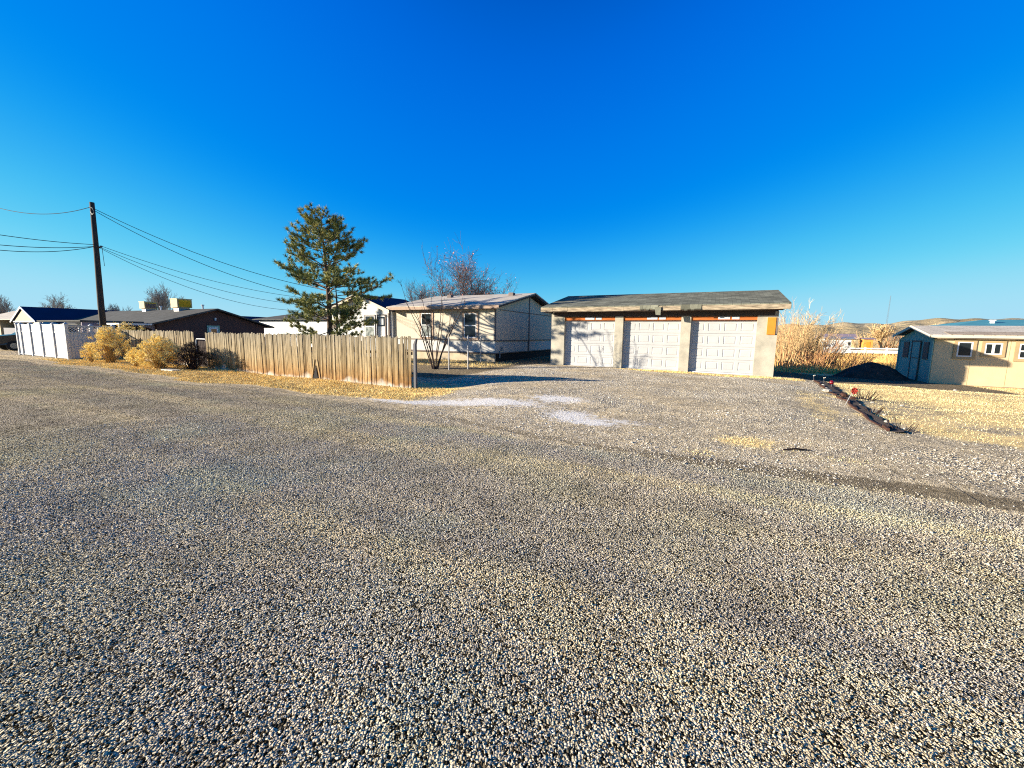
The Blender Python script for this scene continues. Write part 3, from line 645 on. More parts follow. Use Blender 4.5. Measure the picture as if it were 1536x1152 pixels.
window(st, 10.30, 10.82, 1.02, 1.50, V0 - .002, trim='shed_trim', tw=.10, split='v')
window(st, 11.30, 12.2, .88, 1.50, V0 - .002, trim='shed_trim', tw=.12, split='h')
window(st, 13.0, 13.6, .90, 1.50, V0 - .002, trim='shed_trim', tw=.11, split='v')
for uu in (9.92, 11.05, 12.45): 
    s_ = MB(); s_.box(uu, V0 - .004, -.38, uu + .012, V0, 1.66); s_.build('seam', M['shed_trim'], st)
bb = MB(); bb.box(U0 + .05, V0 - .03, -.45, U1, V0 - .001, -.33); bb.build('sill_board', M['trim_dark'], st)

bt = T('blue_roof_building', 'distant building with a teal blue roof and vent pipes behind the shed', 'building', 24, 45, -.2)
w = MB(); w.box(17.5, 45.2, -.4, 33, 53, 2.75); w.build('wall', M['tan_wall'], bt)
rf = MB(); ze, zr = 2.75, 3.38
rf.add([(17.0,44.8,ze),(33.3,44.8,ze),(33.3,53.4,ze),(17.0,53.4,ze),(20.6,49,zr),(30,49,zr),(17.0,44.8,ze-.1),(33.3,44.8,ze-.1),(33.3,53.4,ze-.1),(17.0,53.4,ze-.1)],
       [(0,1,5,4),(1,2,5),(2,3,4,5),(3,0,4),(6,7,1,0),(7,8,2,1),(8,9,3,2),(9,6,0,3),(9,8,7,6)])
rf.build('roof', M['blue_roof'], bt)
for uu in (20.0, 22.1):
    v_ = MB(); hh = 3.2 if uu < 21 else 3.6; v_.box(uu - .1, 46.4, 2.8, uu + .1, 46.6, hh); v_.box(uu - .15, 46.35, hh, uu + .15, 46.65, hh + .07); v_.build('vent_pipe', M['white_paint'], bt)

# ================================================================ NEIGHBOURING HOUSES (left)
bh = T('brown_house', 'dark brown house with a grey shingle roof behind the wooden fence', 'house', -48, 19.5, -.2)
w = MB(); w.box(-62, 15.4, -.4, -38, 23.6, 1.95); w.extr([(15.4, 1.95), (23.6, 1.95), (19.5, 3.20)], 0, -38.2, -38.0); w.build('wall', M['brown_siding'], bh)
rf = MB(); roof_slabs(rf, -62.4, -37.5, 14.7, 24.3, 19.5, 1.93, 3.36, .12); rf.build('roof', M['shingle_dark'], bh)
f = MB(); f.box(-37.995, 18.80, 1.2, -37.96, 19.75, 1.92); fo = f.build('window', M['shed_end'], bh)
f = MB(); f.box(-37.96, 18.92, 1.2, -37.945, 19.62, 1.78); o_ = f.build('sash', M['white_paint']); o_.parent = fo; loc(o_, bh)
f = MB(); f.box(-37.945, 19.08, 1.2, -37.935, 19.5, 1.64); o_ = f.build('pane', M['glass']); o_.parent = fo; loc(o_, bh)
f = MB(); f.box(-37.995, 19.40, 2.35, -37.88, 19.5, 2.58); f.box(-37.995, 19.37, 2.5, -37.84, 19.53, 2.55); f.build('wall_lamp', M['white_paint'], bh)
# carport with an arched opening on its near side
ct = T('carport', 'grey carport with a shallow arched opening beside the brown house', 'carport', -38.5, 13.2, -.1)
w = MB(); n = 14; a0, a1 = 11.6, 15.2
for i in range(n):
    q0 = a0 + (a1 - a0) * i / n; q1 = a0 + (a1 - a0) * (i + 1) / n
    h0 = 1.55 + .28 * math.sin(math.pi * i / n) ** .6; h1 = 1.55 + .28 * math.sin(math.pi * (i + 1) / n) ** .6
    w.hexa([(-38.3,q0,h0),(-38.2,q0,h0),(-38.2,q1,h1),(-38.3,q1,h1),(-38.3,q0,1.98),(-38.2,q0,1.98),(-38.2,q1,2.0),(-38.3,q1,2.0)])
w.box(-38.3, a0 - .2, -.3, -38.2, a0, 1.98); w.box(-38.3, a1, -.3, -38.2, a1 + .15, 2.0); w.build('arch_wall', M['purple_roof'], ct)
w = MB(); w.box(-46, a0 - .3, 2.0, -38.1, a1 - .5, 2.10); w.build('roof', M['shingle_dark'], ct)
w = MB(); w.box(-46, a1 + .0, -.3, -45.9, a1 + .15, 1.99); w.box(-46, a0 - .2, -.3, -45.9, a0 - .05, 1.99); w.split('post', M['trim_dark'], ct)

def cooler(name_label, u, v, zb_, s_, h_):
    t_ = T('roof_cooler', name_label, 'roof cooler', u, v, zb_, group='evaporative coolers on the brown house roof')
    b = MB(); b.box(u - s_, v - s_, zb_ + .35, u + s_, v + s_, zb_ + .35 + h_); b.box(u - s_ - .03, v - s_ - .03, zb_ + .35 + h_, u + s_ + .03, v + s_ + .03, zb_ + .41 + h_); b.build('cabinet', M['cooler_tan'], t_)
    p = MB(); p.box(u + s_ + .002, v - s_ * .8, zb_ + .42, u + s_ + .03, v + s_ * .8, zb_ + .29 + h_); p.build('louvre_panel', M['cooler_pad'], t_)
    l = MB()
    for k in range(7): 
        zz = zb_ + .46 + (h_ - .2) * k / 7; l.hexa([(u+s_+.03,v-s_*.8,zz),(u+s_+.06,v-s_*.8,zz-.03),(u+s_+.06,v+s_*.8,zz-.03),(u+s_+.03,v+s_*.8,zz),(u+s_+.03,v-s_*.8,zz+.02),(u+s_+.06,v-s_*.8,zz-.01),(u+s_+.06,v+s_*.8,zz-.01),(u+s_+.03,v+s_*.8,zz+.02)])
    l.build('louvres', M['trim_dark'] if s_ < .55 else M['cooler_pad'], t_)
    k_ = MB(); k_.box(u - s_ * .75, v - s_ * .75, zb_ - .1, u + s_ * .75, v + s_ * .75, zb_ + .35); k_.build('curb', M['galv'], t_)
cooler('smaller tan roof cooler with a dark side, nearer the navy roof', -49.1, 19.4, 3.15, .5, .6)
cooler('larger tan roof cooler with a yellow louvred side, nearer the roof peak', -42.6, 19.2, 3.12, .56, .72)
for i, (uu, vv) in enumerate(((-47.0, 19.5), (-39.8, 19.5))):
    v_ = MB(); v_.tube([(uu, vv, 3.1), (uu, vv, 3.62)], .07, 8); v_.tube([(uu, vv, 3.62), (uu, vv, 3.72)], .12, 8); v_.build('vent_pipe', M['white_paint'], bh)

nt = T('navy_roof_house', 'house with a long navy metal roof and a tan front gable', 'house', -58.7, 14, 0)
w = MB(); w.box(-61.4, 14.6, -.3, -55.9, 40, 2.12); w.build('wall', M['trim_dark'], nt)
w = MB(); w.extr([(-61.4, 2.12), (-55.9, 2.12), (-58.7, 3.24)], 1, 13.60, 13.75); w.build('gable_panel', M['tan_wall'], nt)
rf = MB(); roof_slabs_v(rf, -62.0, -55.3, 13.5, 40.5, -58.7, 2.12, 3.50, .09); rf.build('roof', M['navy_metal'], nt)
rk = MB()
for (a_, za), (b_, zb_) in (((-62.0, 2.12), (-58.7, 3.50)), ((-58.7, 3.50), (-55.3, 2.12))):
    rk.hexa([(a_,13.46,za-.16),(b_,13.46,zb_-.16),(b_,13.498,zb_-.16),(a_,13.498,za-.16),(a_,13.46,za+.01),(b_,13.46,zb_+.01),(b_,13.498,zb_+.01),(a_,13.498,za+.01)])
rk.box(-61.4, 13.54, 2.03, -55.9, 13.595, 2.13)
rk.split('rake_board', M['white_paint'], nt)
for uu in (-61.2, -59.4, -57.5, -56.0):
    p = MB(); p.box(uu - .1, 13.95, -.2, uu + .1, 14.15, 2.03); p.build('porch_post', M['white_paint'], nt)
aw = T('awning', 'flat white awning under the navy roof behind the lattice fence', 'awning', -38.4, 12.2, 0)
p = MB(); p.box(-41.8, 12.15, 1.83, -34.9, 13.9, 1.93); p.build('canopy', M['white_paint'], aw)
for uu in (-41.6, -38.4, -35.1):
    p = MB(); p.box(uu - .04, 12.2, -.3, uu + .04, 12.28, 1.83); p.build('post', M['white_paint'], aw)
# garden bench seen over the vinyl fence
gb = T('porch_swing', 'tan canopied porch swing showing above the white vinyl fence', 'swing', -49.5, 12.6, 0)
p = MB(); p.hexa([(-50.6,12.1,1.80),(-48.4,12.1,1.80),(-48.4,13.2,1.80),(-50.6,13.2,1.80),(-50.3,12.3,1.98),(-48.7,12.3,1.98),(-48.7,13.0,1.98),(-50.3,13.0,1.98)]); p.build('canopy', M['gable_trim'], gb)
p = MB()
for uu in (-50.5, -48.5):
    p.tube([(uu, 12.2, 1.8), (uu, 12.0, 0)], .04); p.tube([(uu, 13.1, 1.8), (uu, 13.3, 0)], .04)
p.split('leg', M['gable_trim'], gb)
p = MB(); p.box(-50.3, 12.4, .5, -48.7, 12.9, .6); p.box(-50.3, 12.85, .6, -48.7, 12.95, 1.5); p.build('seat', M['gable_trim'], gb)

fh = T('grey_roof_house', 'cream house with a grey roof and a dark carport at the far left', 'house', -119, 26, 0)
w = MB(); w.box(-134, 25.4, -.3, -122.8, 34, 2.9); w.build('wall', M['tan_wall'], fh)
w = MB(); w.box(-122.8, 27, -.3, -112, 34, 2.7); w.build('carport_wall', M['trim_dark'], fh)
w = MB(); w.box(-122.0, 25.6, -.3, -112.5, 25.8, 1.35); w.build('low_wall', M['grey_panel'], fh)
rf = MB(); roof_slabs(rf, -135, -111.5, 24.8, 35, 30, 2.95, 4.9, .15); rf.build('roof', M['shingle_grey'], fh)

# ================================================================ FENCES
vt = T('vinyl_fence', 'white vinyl privacy fence with capped posts and a lattice topped side run', 'fence', -28.75, 8.0, 0)
def vpost(u, v, h=1.86):
    z = gz(u, v); p = MB(); p.box(u - .065, v - .065, z - .2, u + .065, v + .065, z + h - .12)
    p.box(u - .085, v - .085, z + h - .12, u + .085, v + .085, z + h - .09)
    p.add([(u-.085,v-.085,z+h-.09),(u+.085,v-.085,z+h-.09),(u+.085,v+.085,z+h-.09),(u-.085,v+.085,z+h-.09),(u,v,z+h)], [(0,1,4),(1,2,4),(2,3,4),(3,0,4)])
    p.build('post', M['vinyl'], vt)
us = [-28.75, -30.35, -32.0, -33.6, -35.1, -35.75]
for u in us: vpost(u, 8.0)
for a_, b_ in zip(us[:-1], us[1:]):
    x0, x1 = b_ + .066, a_ - .066; p = MB()
    n = max(2, int((x1 - x0) / .16))
    for i in range(n):
        q0 = x0 + (x1 - x0) * i / n; q1 = x0 + (x1 - x0) * (i + 1) / n; p.box(q0 + .003, 7.988, .1, q1 - .003, 8.012, 1.32)
    for k in range(3): p.box(x0, 7.985, 1.38 + k * .11, x1, 8.015, 1.484 + k * .11)
    p.build('panel', M['vinyl'], vt)
    p = MB(); p.box(x0, 7.97, .04, x1, 8.03, .1); p.box(x0, 7.97, 1.32, x1, 8.03, 1.38); p.box(x0, 7.97, 1.706, x1, 8.03, 1.74); p.split('rail', M['vinyl'], vt)
for v in (8.9, 9.75): vpost(-28.75, v, 1.80)
for a_, b_ in ((8.066, 8.834), (8.966, 9.684)):
    p = MB(); n = 5
    for i in range(n):
        q0 = a_ + (b_ - a_) * i / n; q1 = a_ + (b_ - a_) * (i + 1) / n; p.box(-28.762, q0 + .004, .1, -28.738, q1 - .004, 1.30)
    p.build('panel', M['vinyl'], vt)
    p = MB(); p.box(-28.78, a_, .04, -28.72, b_, .1); p.box(-28.78, a_, 1.30, -28.72, b_, 1.36); p.box(-28.78, a_, 1.64, -28.72, b_, 1.70); p.split('rail', M['vinyl'], vt)
    l = MB(); n = 8; L_ = b_ - a_; H_ = .28
    for sgn in (1, -1):
        for i in range(-3, 8):
            y0 = a_ + i * .12; pts = []
            for t0, t1 in (((0, 0), (1, 1)),):
                ya, za = y0, (1.36 if sgn > 0 else 1.64); yb_, zb_ = y0 + H_, (1.64 if sgn > 0 else 1.36)
                if yb_ <= a_ or ya >= b_: continue
                if ya < a_: f_ = (a_ - ya) / H_; za += (zb_ - za) * f_; ya = a_
                if yb_ > b_: f_ = (yb_ - b_) / H_; zb_ -= (zb_ - (1.36 if sgn > 0 else 1.64)) * f_; yb_ = b_
                o2 = .006 * sgn
                l.hexa([(-28.75+o2-.005,ya,za-.017),(-28.75+o2+.005,ya,za-.017),(-28.75+o2+.005,yb_,zb_-.017),(-28.75+o2-.005,yb_,zb_-.017),(-28.75+o2-.005,ya,za+.017),(-28.75+o2+.005,ya,za+.017),(-28.75+o2+.005,yb_,zb_+.017),(-28.75+o2-.005,yb_,zb_+.017)])
    l.build('lattice', M['vinyl'], vt)

def picket_fence(name, label, u0, u1, v, top, gaps=(), sections=1):
    """weathered vertical boards on rails; one run of boards per bay"""
    th = T(name, label, 'fence', u0, v, gz(u0, v), group='weathered wooden board fences')
    bays = np.linspace(u0, u1, sections + 1)
    for bi in range(sections):
        mb = MB(); u = bays[bi]; lean = rnd.uniform(-.012, .012)
        while u < bays[bi + 1] - .05:
            wd = rnd.choice((.055, .065, .075, .09, .105)); wd = min(wd, bays[bi + 1] - u)
            lean = lean * .9 + rnd.uniform(-.006, .006)
            skip = any(abs(u - g_[0]) < g_[1] for g_ in gaps)
            z = gz(u, v) - .03 + rnd.uniform(0, .03); h = top - z + rnd.uniform(-.035, .03)
            if rnd.random() < .025: h -= rnd.uniform(.06, .25)
            mb.cr = min(1, max(0, rnd.gauss(.5, .28)))
            dv = rnd.choice((-.010, -.004, .002, .008)); tl = lean + rnd.uniform(-.002, .002)
            if skip: u += wd; continue
            sx = tl * h * 2; 
            z += rnd.choice((0, 0, 0, .04)) if rnd.random() < .4 else 0
            p = [(u,v-.01+dv,z),(u+wd-.005,v-.01+dv,z),(u+wd-.005,v+.008+dv,z),(u,v+.008+dv,z),
                 (u+sx,v-.01+dv,z+h-rnd.uniform(0,.025)),(u+wd-.005+sx,v-.01+dv,z+h-rnd.uniform(0,.025)),(u+wd-.005+sx,v+.008+dv,z+h),(u+sx,v+.008+dv,z+h)]
            mb.hexa(p); u += wd + (rnd.uniform(-.004, .002) if rnd.random() < .9 else rnd.uniform(.006, .018))
        mb.build('boards', M['fence_wood'], th)
        rl = MB()
        for zz in (.35, 1.05):
            za, zb_ = gz(bays[bi], v) + zz, gz(bays[bi + 1], v) + zz
            rl.hexa([(bays[bi],v+.022,za),(bays[bi+1],v+.022,zb_),(bays[bi+1],v+.06,zb_),(bays[bi],v+.06,za),(bays[bi],v+.022,za+.09),(bays[bi+1],v+.022,zb_+.09),(bays[bi+1],v+.06,zb_+.09),(bays[bi],v+.06,za+.09)])
        rl.split('rail', M['fence_wood'], th)
        p = MB(); q = bays[bi] + .02; z = gz(q, v); p.box(q, v + .062, z - .3, q + .09, v + .15, z + 1.45); p.build('post', M['fence_wood'], th)
    return th
picket_fence('wooden_fence', 'long weathered wooden board fence with a gap near its middle', -19.95, -8.42, 9.8, 1.46, gaps=(), sections=5)
picket_fence('wooden_fence', 'short weathered wooden board fence behind the pale tan bushes', -28.3, -20.95, 9.8, 1.50, sections=3)
# the broken boards: a narrow dark wedge low in the fence (boards split apart)
z = gz(-12.95, 9.8)
bw = T('split_boards', 'two splayed loose boards leaning at the broken middle of the long fence', 'boards', -12.95, 9.76, z)
for a_, s_ in ((-12.92, 1), (-12.78, -1)):
    p = MB(); p.cr = .8; p.hexa([(a_-.16*s_-.03,9.755,z-.02),(a_-.16*s_+.03,9.755,z-.02),(a_-.16*s_+.03,9.772,z-.02),(a_-.16*s_-.03,9.772,z-.02),(a_-.025,9.765,z+.72),(a_+.035,9.765,z+.72),(a_+.035,9.785,z+.72),(a_-.025,9.785,z+.72)]); p.build('board', M['fence_wood'], bw)
p = MB(); p.add([(-12.98,9.752,z-.01),(-12.72,9.752,z-.01),(-12.85,9.768,z+.5),(-12.98,9.786,z-.01),(-12.72,9.786,z-.01),(-12.85,9.785,z+.5)], [(0,1,2),(3,5,4),(0,2,5,3),(1,4,5,2)]); p.build('dark_wedge', M['dark_gap'], bw)

gg = T('pipe_gate', 'small gate with a bent white top pipe between the two wooden fences', 'gate', -20.5, 9.8)
p = MB(); z = gg.z; p.tube([(-20.88, 9.85, z), (-20.88, 9.85, z + 1.2), (-20.80, 9.85, z + 1.28), (-20.12, 9.85, z + 1.28), (-20.04, 9.85, z + 1.2), (-20.04, 9.85, z)], .025, 8); p.build('frame', M['white_paint'], gg)
p = MB()
for k in range(6): q = -20.84 + .13 * k; p.box(q, 9.88, z + .05, q + .11, 9.895, z + 1.2)
p.build('dark_boards', M['dark_brush'], gg)
fp = MB(); z = gz(-8.3, 9.85); fp.box(-8.36, 9.82, z - .2, -8.28, 9.90, z + 1.38)
fp.hexa([(-8.36,9.82,z+1.38),(-8.28,9.82,z+1.38),(-8.28,9.90,z+1.38),(-8.36,9.90,z+1.38),(-8.27,9.82,z+1.56),(-8.24,9.82,z+1.56),(-8.24,9.90,z+1.56),(-8.27,9.90,z+1.56)])
t_ = T('metal_post', 'dark metal angle post standing at the right end of the wooden fence', 'post', -8.3, 9.85); fp.build('shaft', M['post_dark'], t_)
for (uu, vv, h_), lb in zip(((-10.6, 14.85, 1.42), (-10.0, 15.5, 1.5), (-11.55, 19.2, 1.45)),
        ('thin galvanised fence post just right of the bare shrub', 'tallest galvanised fence post before the shaded home window', 'galvanised fence post near the corner of the mobile home')):
    z = gz(uu, vv); p = MB(); p.tube([(uu, vv, z - .2), (uu, vv, z + h_)], .03, 8); p.tube([(uu, vv, z + h_), (uu, vv, z + h_ + .05)], [.04, .015], 8)
    t_ = T('steel_post', lb, 'post', uu, vv, z, group='galvanised posts before the mobile home'); p.build('shaft', M['galv'], t_)
# white rail fence far across the field
rt_ = T('rail_fence', 'low white rail fence across the field in the distance', 'fence', 11, 55, 0)
for i in range(14):
    u = 11 + i * 1.75; z = gz(u, 55); p = MB(); p.box(u - .07, 54.93, z - .1, u + .07, 55.07, .68 + .02 * i); p.build('post', M['white_paint'], rt_)
p = MB()
p.hexa([(11,54.9,.48),(34,54.9,.74),(34,54.95,.74),(11,54.95,.48),(11,54.9,.62),(34,54.9,.90),(34,54.95,.90),(11,54.95,.62)]); p.build('rail', M['white_paint'], rt_)
p = MB(); p.hexa([(11,54.9,.05),(34,54.9,.25),(34,54.95,.25),(11,54.95,.05),(11,54.9,.38),(34,54.9,.62),(34,54.95,.62),(11,54.95,.38)]); p.build('rail', M['white_paint'], rt_)

# ================================================================ UTILITY POLE AND WIRES
def at(px, py, d): return Vector((0, 0, CAMH)) + (rt * ((px - 768) / FPX) + up * ((576 - py) / FPX) + fw) * d
pt = T('utility_pole', 'tall dark wooden utility pole behind the white lattice fence', 'utility pole', -33.6, 11, 0)
p = MB(); p.tube([(-33.75, 11, -.5), (-33.72, 11, 3), (-33.52, 11, 6), (-33.40, 11, 8.95)], [.17, .155, .13, .11], 12); p.build('shaft', M['pole_wood'], pt, smooth=True)
p = MB(); p.tube([(-33.52, 10.92, 8.7), (-33.1, 10.9, 8.55), (-32.9, 10.9, 8.3), (-33.2, 10.9, 8.2), (-33.4, 10.9, 8.4)], .025, 5); p.build('wire_loop', M['wire'], pt)
p = MB(); p.tube([(-33.62, 11.14, 6.4), (-33.2, 11.16, 6.45)], .05, 6); p.tube([(-33.2, 11.16, 6.45), (-33.12, 11.16, 5.3)], .012, 5); p.build('bracket', M['post_dark'], pt)
def wire(label, a, b, sag, r_=.017):
    pts = []; n = 26
    for i in range(n + 1):
        t_ = i / n; q = a.lerp(b, t_); q = q - Vector((0, 0, 4 * sag * t_ * (1 - t_))); pts.append(q)
    mb = MB(); o0 = a.copy(); mb.tube([p_ - o0 for p_ in pts], r_, 5)
    o = mb.build('overhead_wire', M['wire']); o.location = o0; tag(o, label, 'wire', 'overhead wires on the utility pole'); return o
topL = W(-33.45, 11, 8.72); topR = W(-33.35, 11, 8.62); midL = W(-33.55, 11, 6.45); midR = W(-33.3, 11.1, 6.4)
wire('highest wire leaving the pole top towards the left edge', topL, at(-30, 303, 24), .55)
wire('upper of the two wires from the pole top down to the pine', topR, at(560, 445, 29), .9)
wire('lower of the two wires from the pole top down to the pine', topR - Vector((0, 0, .1)), at(550, 456, 29), 1.15)
wire('uppermost of the three left wires at mid height of the pole', midL + Vector((0,0,.1)), at(-120, 332, 16), .15)
wire('middle of the three left wires at mid height of the pole', midL, at(-120, 352, 16), .25)
wire('lowest of the three left wires at mid height of the pole', midL, at(-120, 356, 17), .45)
wire('topmost of the three wires running right from the pole middle', midR + Vector((0,0,.1)), at(470, 448, 32), .5, .013)
wire('middle of the three wires running right from the pole middle', midR, at(470, 458, 32), .7, .013)
wire('lowest of the three wires running right from the pole middle', midR - Vector((0,0,.05)), at(470, 466, 32), 1.0, .013)

# ================================================================ PARKED CAR at the left edge
def make_car(u, v, label):
    t_ = T('parked_car', label, 'car', u, v)
    z = t_.z; W2 = .92; L = 4.6
    prof = [(0, .55), (.05, .95), (1.15, 1.08), (1.75, 1.52), (3.5, 1.54), (4.45, 1.15), (4.6, .9), (4.55, .42), (.1, .38)]   # along v, height
    b = MB(); n = len(prof); ins = [0, 0, .03, .16, .16, .06, .02, 0, 0]
    vl = [(u - W2 + ins[i], v + q[0], z + q[1]) for i, q in enumerate(prof)]; vr = [(u + W2 - ins[i], v + q[0], z + q[1]) for i, q in enumerate(prof)]
    b.add(vl + vr, [tuple(range(n))[::-1], tuple(range(n, 2 * n))] + [(i, (i + 1) % n, n + (i + 1) % n, n + i) for i in range(n)])
    bo = b.build('body', M['car_dark'], t_)
    g_ = MB(); g_.hexa([(u-W2+.15,v+1.22,z+1.12),(u+W2-.15,v+1.22,z+1.12),(u+W2-.2,v+1.70,z+1.47),(u-W2+.2,v+1.70,z+1.47),(u-W2+.15,v+1.20,z+1.135),(u+W2-.15,v+1.20,z+1.135),(u+W2-.2,v+1.68,z+1.485),(u-W2+.2,v+1.68,z+1.485)]); g_.build('windscreen', M['glass'], t_)
    for s_ in (-1, 1):
        x = u + s_ * (W2 + .002); g2 = MB(); g2.add([(x,v+1.5,z+1.1),(x,v+3.9,z+1.12),(x-s_*.13,v+3.45,z+1.48),(x-s_*.13,v+1.85,z+1.48)], [(0,1,2,3)]); g2.build('side_window', M['glass'], t_)
        h = MB(); h.box(u + s_ * .66 - .2, v - .03, z + .72, u + s_ * .66 + .2, v + .02, z + .88); h.build('headlight', M['chrome'], t_)
        for vv in (.85, 3.7):
            wl = MB(); xo = u + s_ * (W2 - .2)
            wl.tube([(xo, v + vv, z + .33), (xo + s_ * .22, v + vv, z + .33)], .33, 20); wo_ = wl.build('wheel', M['rubber'], t_)
            rm = MB(); rm.tube([(xo + s_ * .222, v + vv, z + .33), (xo + s_ * .23, v + vv, z + .33)], .19, 14); ro = rm.build('rim', M['chrome']); ro.parent = wo_; loc(ro, t_)
    bp = MB(); bp.box(u - W2 + .02, v - .1, z + .40, u + W2 - .02, v - .002, z + .60); bp.build('bumper', M['car_blue'], t_)
    gr = MB(); gr.box(u - .42, v - .03, z + .66, u + .42, v + .01, z + .86); gr.build('grille', M['chrome'], t_)
    hd = MB(); hd.hexa([(u-W2+.06,v+.08,z+.955),(u+W2-.06,v+.08,z+.955),(u+W2-.08,v+1.12,z+1.082),(u-W2+.08,v+1.12,z+1.082),(u-W2+.06,v+.08,z+.965),(u+W2-.06,v+.08,z+.965),(u+W2-.08,v+1.12,z+1.095),(u-W2+.08,v+1.12,z+1.095)]); hd.build('bonnet', M['car_dark'], t_)
make_car(-43.1, 8.35, 'dark car parked in the shade left of the white vinyl fence')

# ================================================================ TREES AND SHRUBS
def jitter(d, a, rn):
    r_ = Vector((rn.gauss(0, 1), rn.gauss(0, 1), rn.gauss(0, 1))); return (d + r_ * a).normalized()
def grow(mbs, p, d, L, r, lvl, maxl, rn, tips=None, upb=.12, split=(2, 4), ang=.55, nseg=3, ratio=.68, minr=.003):
    pts = [p]; q = p.copy(); dd = d.copy()
    for i in range(nseg):
        dd = jitter(dd + Vector((0, 0, upb)), .10 + .04 * lvl, rn); q = q + dd * (L / nseg); pts.append(q.copy())
    r1 = max(minr, r * (.6 if lvl < maxl else .3)); rads = [r + (r1 - r) * i / nseg for i in range(nseg + 1)]
    mb = mbs[0] if lvl == 0 else mbs[1]
    mb.cr = rn.random(); mb.tube(pts, rads, 6 if lvl == 0 else (4 if lvl < 3 else 3), cap=False)
    if tips is not None and lvl >= maxl - 1: tips.extend(pts[1:])
    if lvl >= maxl: return
    for i in range(1, nseg + 1):
        k = rn.randint(*split) if i == nseg else rn.randint(max(0, split[0] - 1), max(1, split[1] - 1))
        if lvl == 0 and i == 1: k = 0
        for _ in range(k):
            nd = jitter(dd, ang, rn); nd.z = abs(nd.z) * .6 + nd.z * .4
            grow(mbs, pts[i], nd.normalized(), L * ratio * rn.uniform(.75, 1.15), max(minr, rads[i] * .62), lvl + 1, maxl, rn, tips, upb, split, ang, nseg, ratio, minr)
def bare_tree(name, label, cat, u, v, h, seed, mat='bark_grey', maxl=4, spread=.5, group=None, r0=None, leaf=None, nleaf=0, split=(2, 3), stems=1, z=None, minr=.004, ratio=.68, upb=.12, crown_mat=None):
    rn = random.Random(seed); t_ = T(name, label, cat, u, v, z, group); a, b = MB(), MB(); tips = []
    tot = sum(ratio ** k for k in range(maxl + 1))
    for s_ in range(stems):
        d = jitter(Vector((0, 0, 1)), .05 if stems == 1 else .3, rn); o_ = Vector((u, v, t_.z - .1)) + (Vector((rn.uniform(-.15, .15), rn.uniform(-.15, .15), 0)) if stems > 1 else Vector((0, 0, 0)))
        grow([a, b], o_, d, h / tot * 1.12 * (1 if stems == 1 else rn.uniform(.75, 1.05)), r0 or h * .018, 0, maxl, rn, tips, upb, split, spread, 3, ratio, minr)
    a.build('trunk', M[mat], t_, smooth=True); b.build('branches', M[crown_mat or mat], t_)
    if leaf:
        lf = MB()
        for _ in range(nleaf):
            c_ = tips[int(len(tips) * (rn.random() ** 1.0 * .25 + .25 * rn.randint(0, 3)) * .999)] + Vector((rn.gauss(0, .05), rn.gauss(0, .05), rn.gauss(0, .05))); s_ = rn.uniform(.03, .07); x = jitter(Vector((1, 0, 0)), 1, rn) * s_; y = jitter(Vector((0, 0, 1)), 1, rn) * s_
            lf.cr = rn.random(); lf.add([c_ - x, c_ + y, c_ + x, c_ - y], [(0, 1, 2, 3)])
        lf.build('leaves', M[leaf], t_)
    return t_

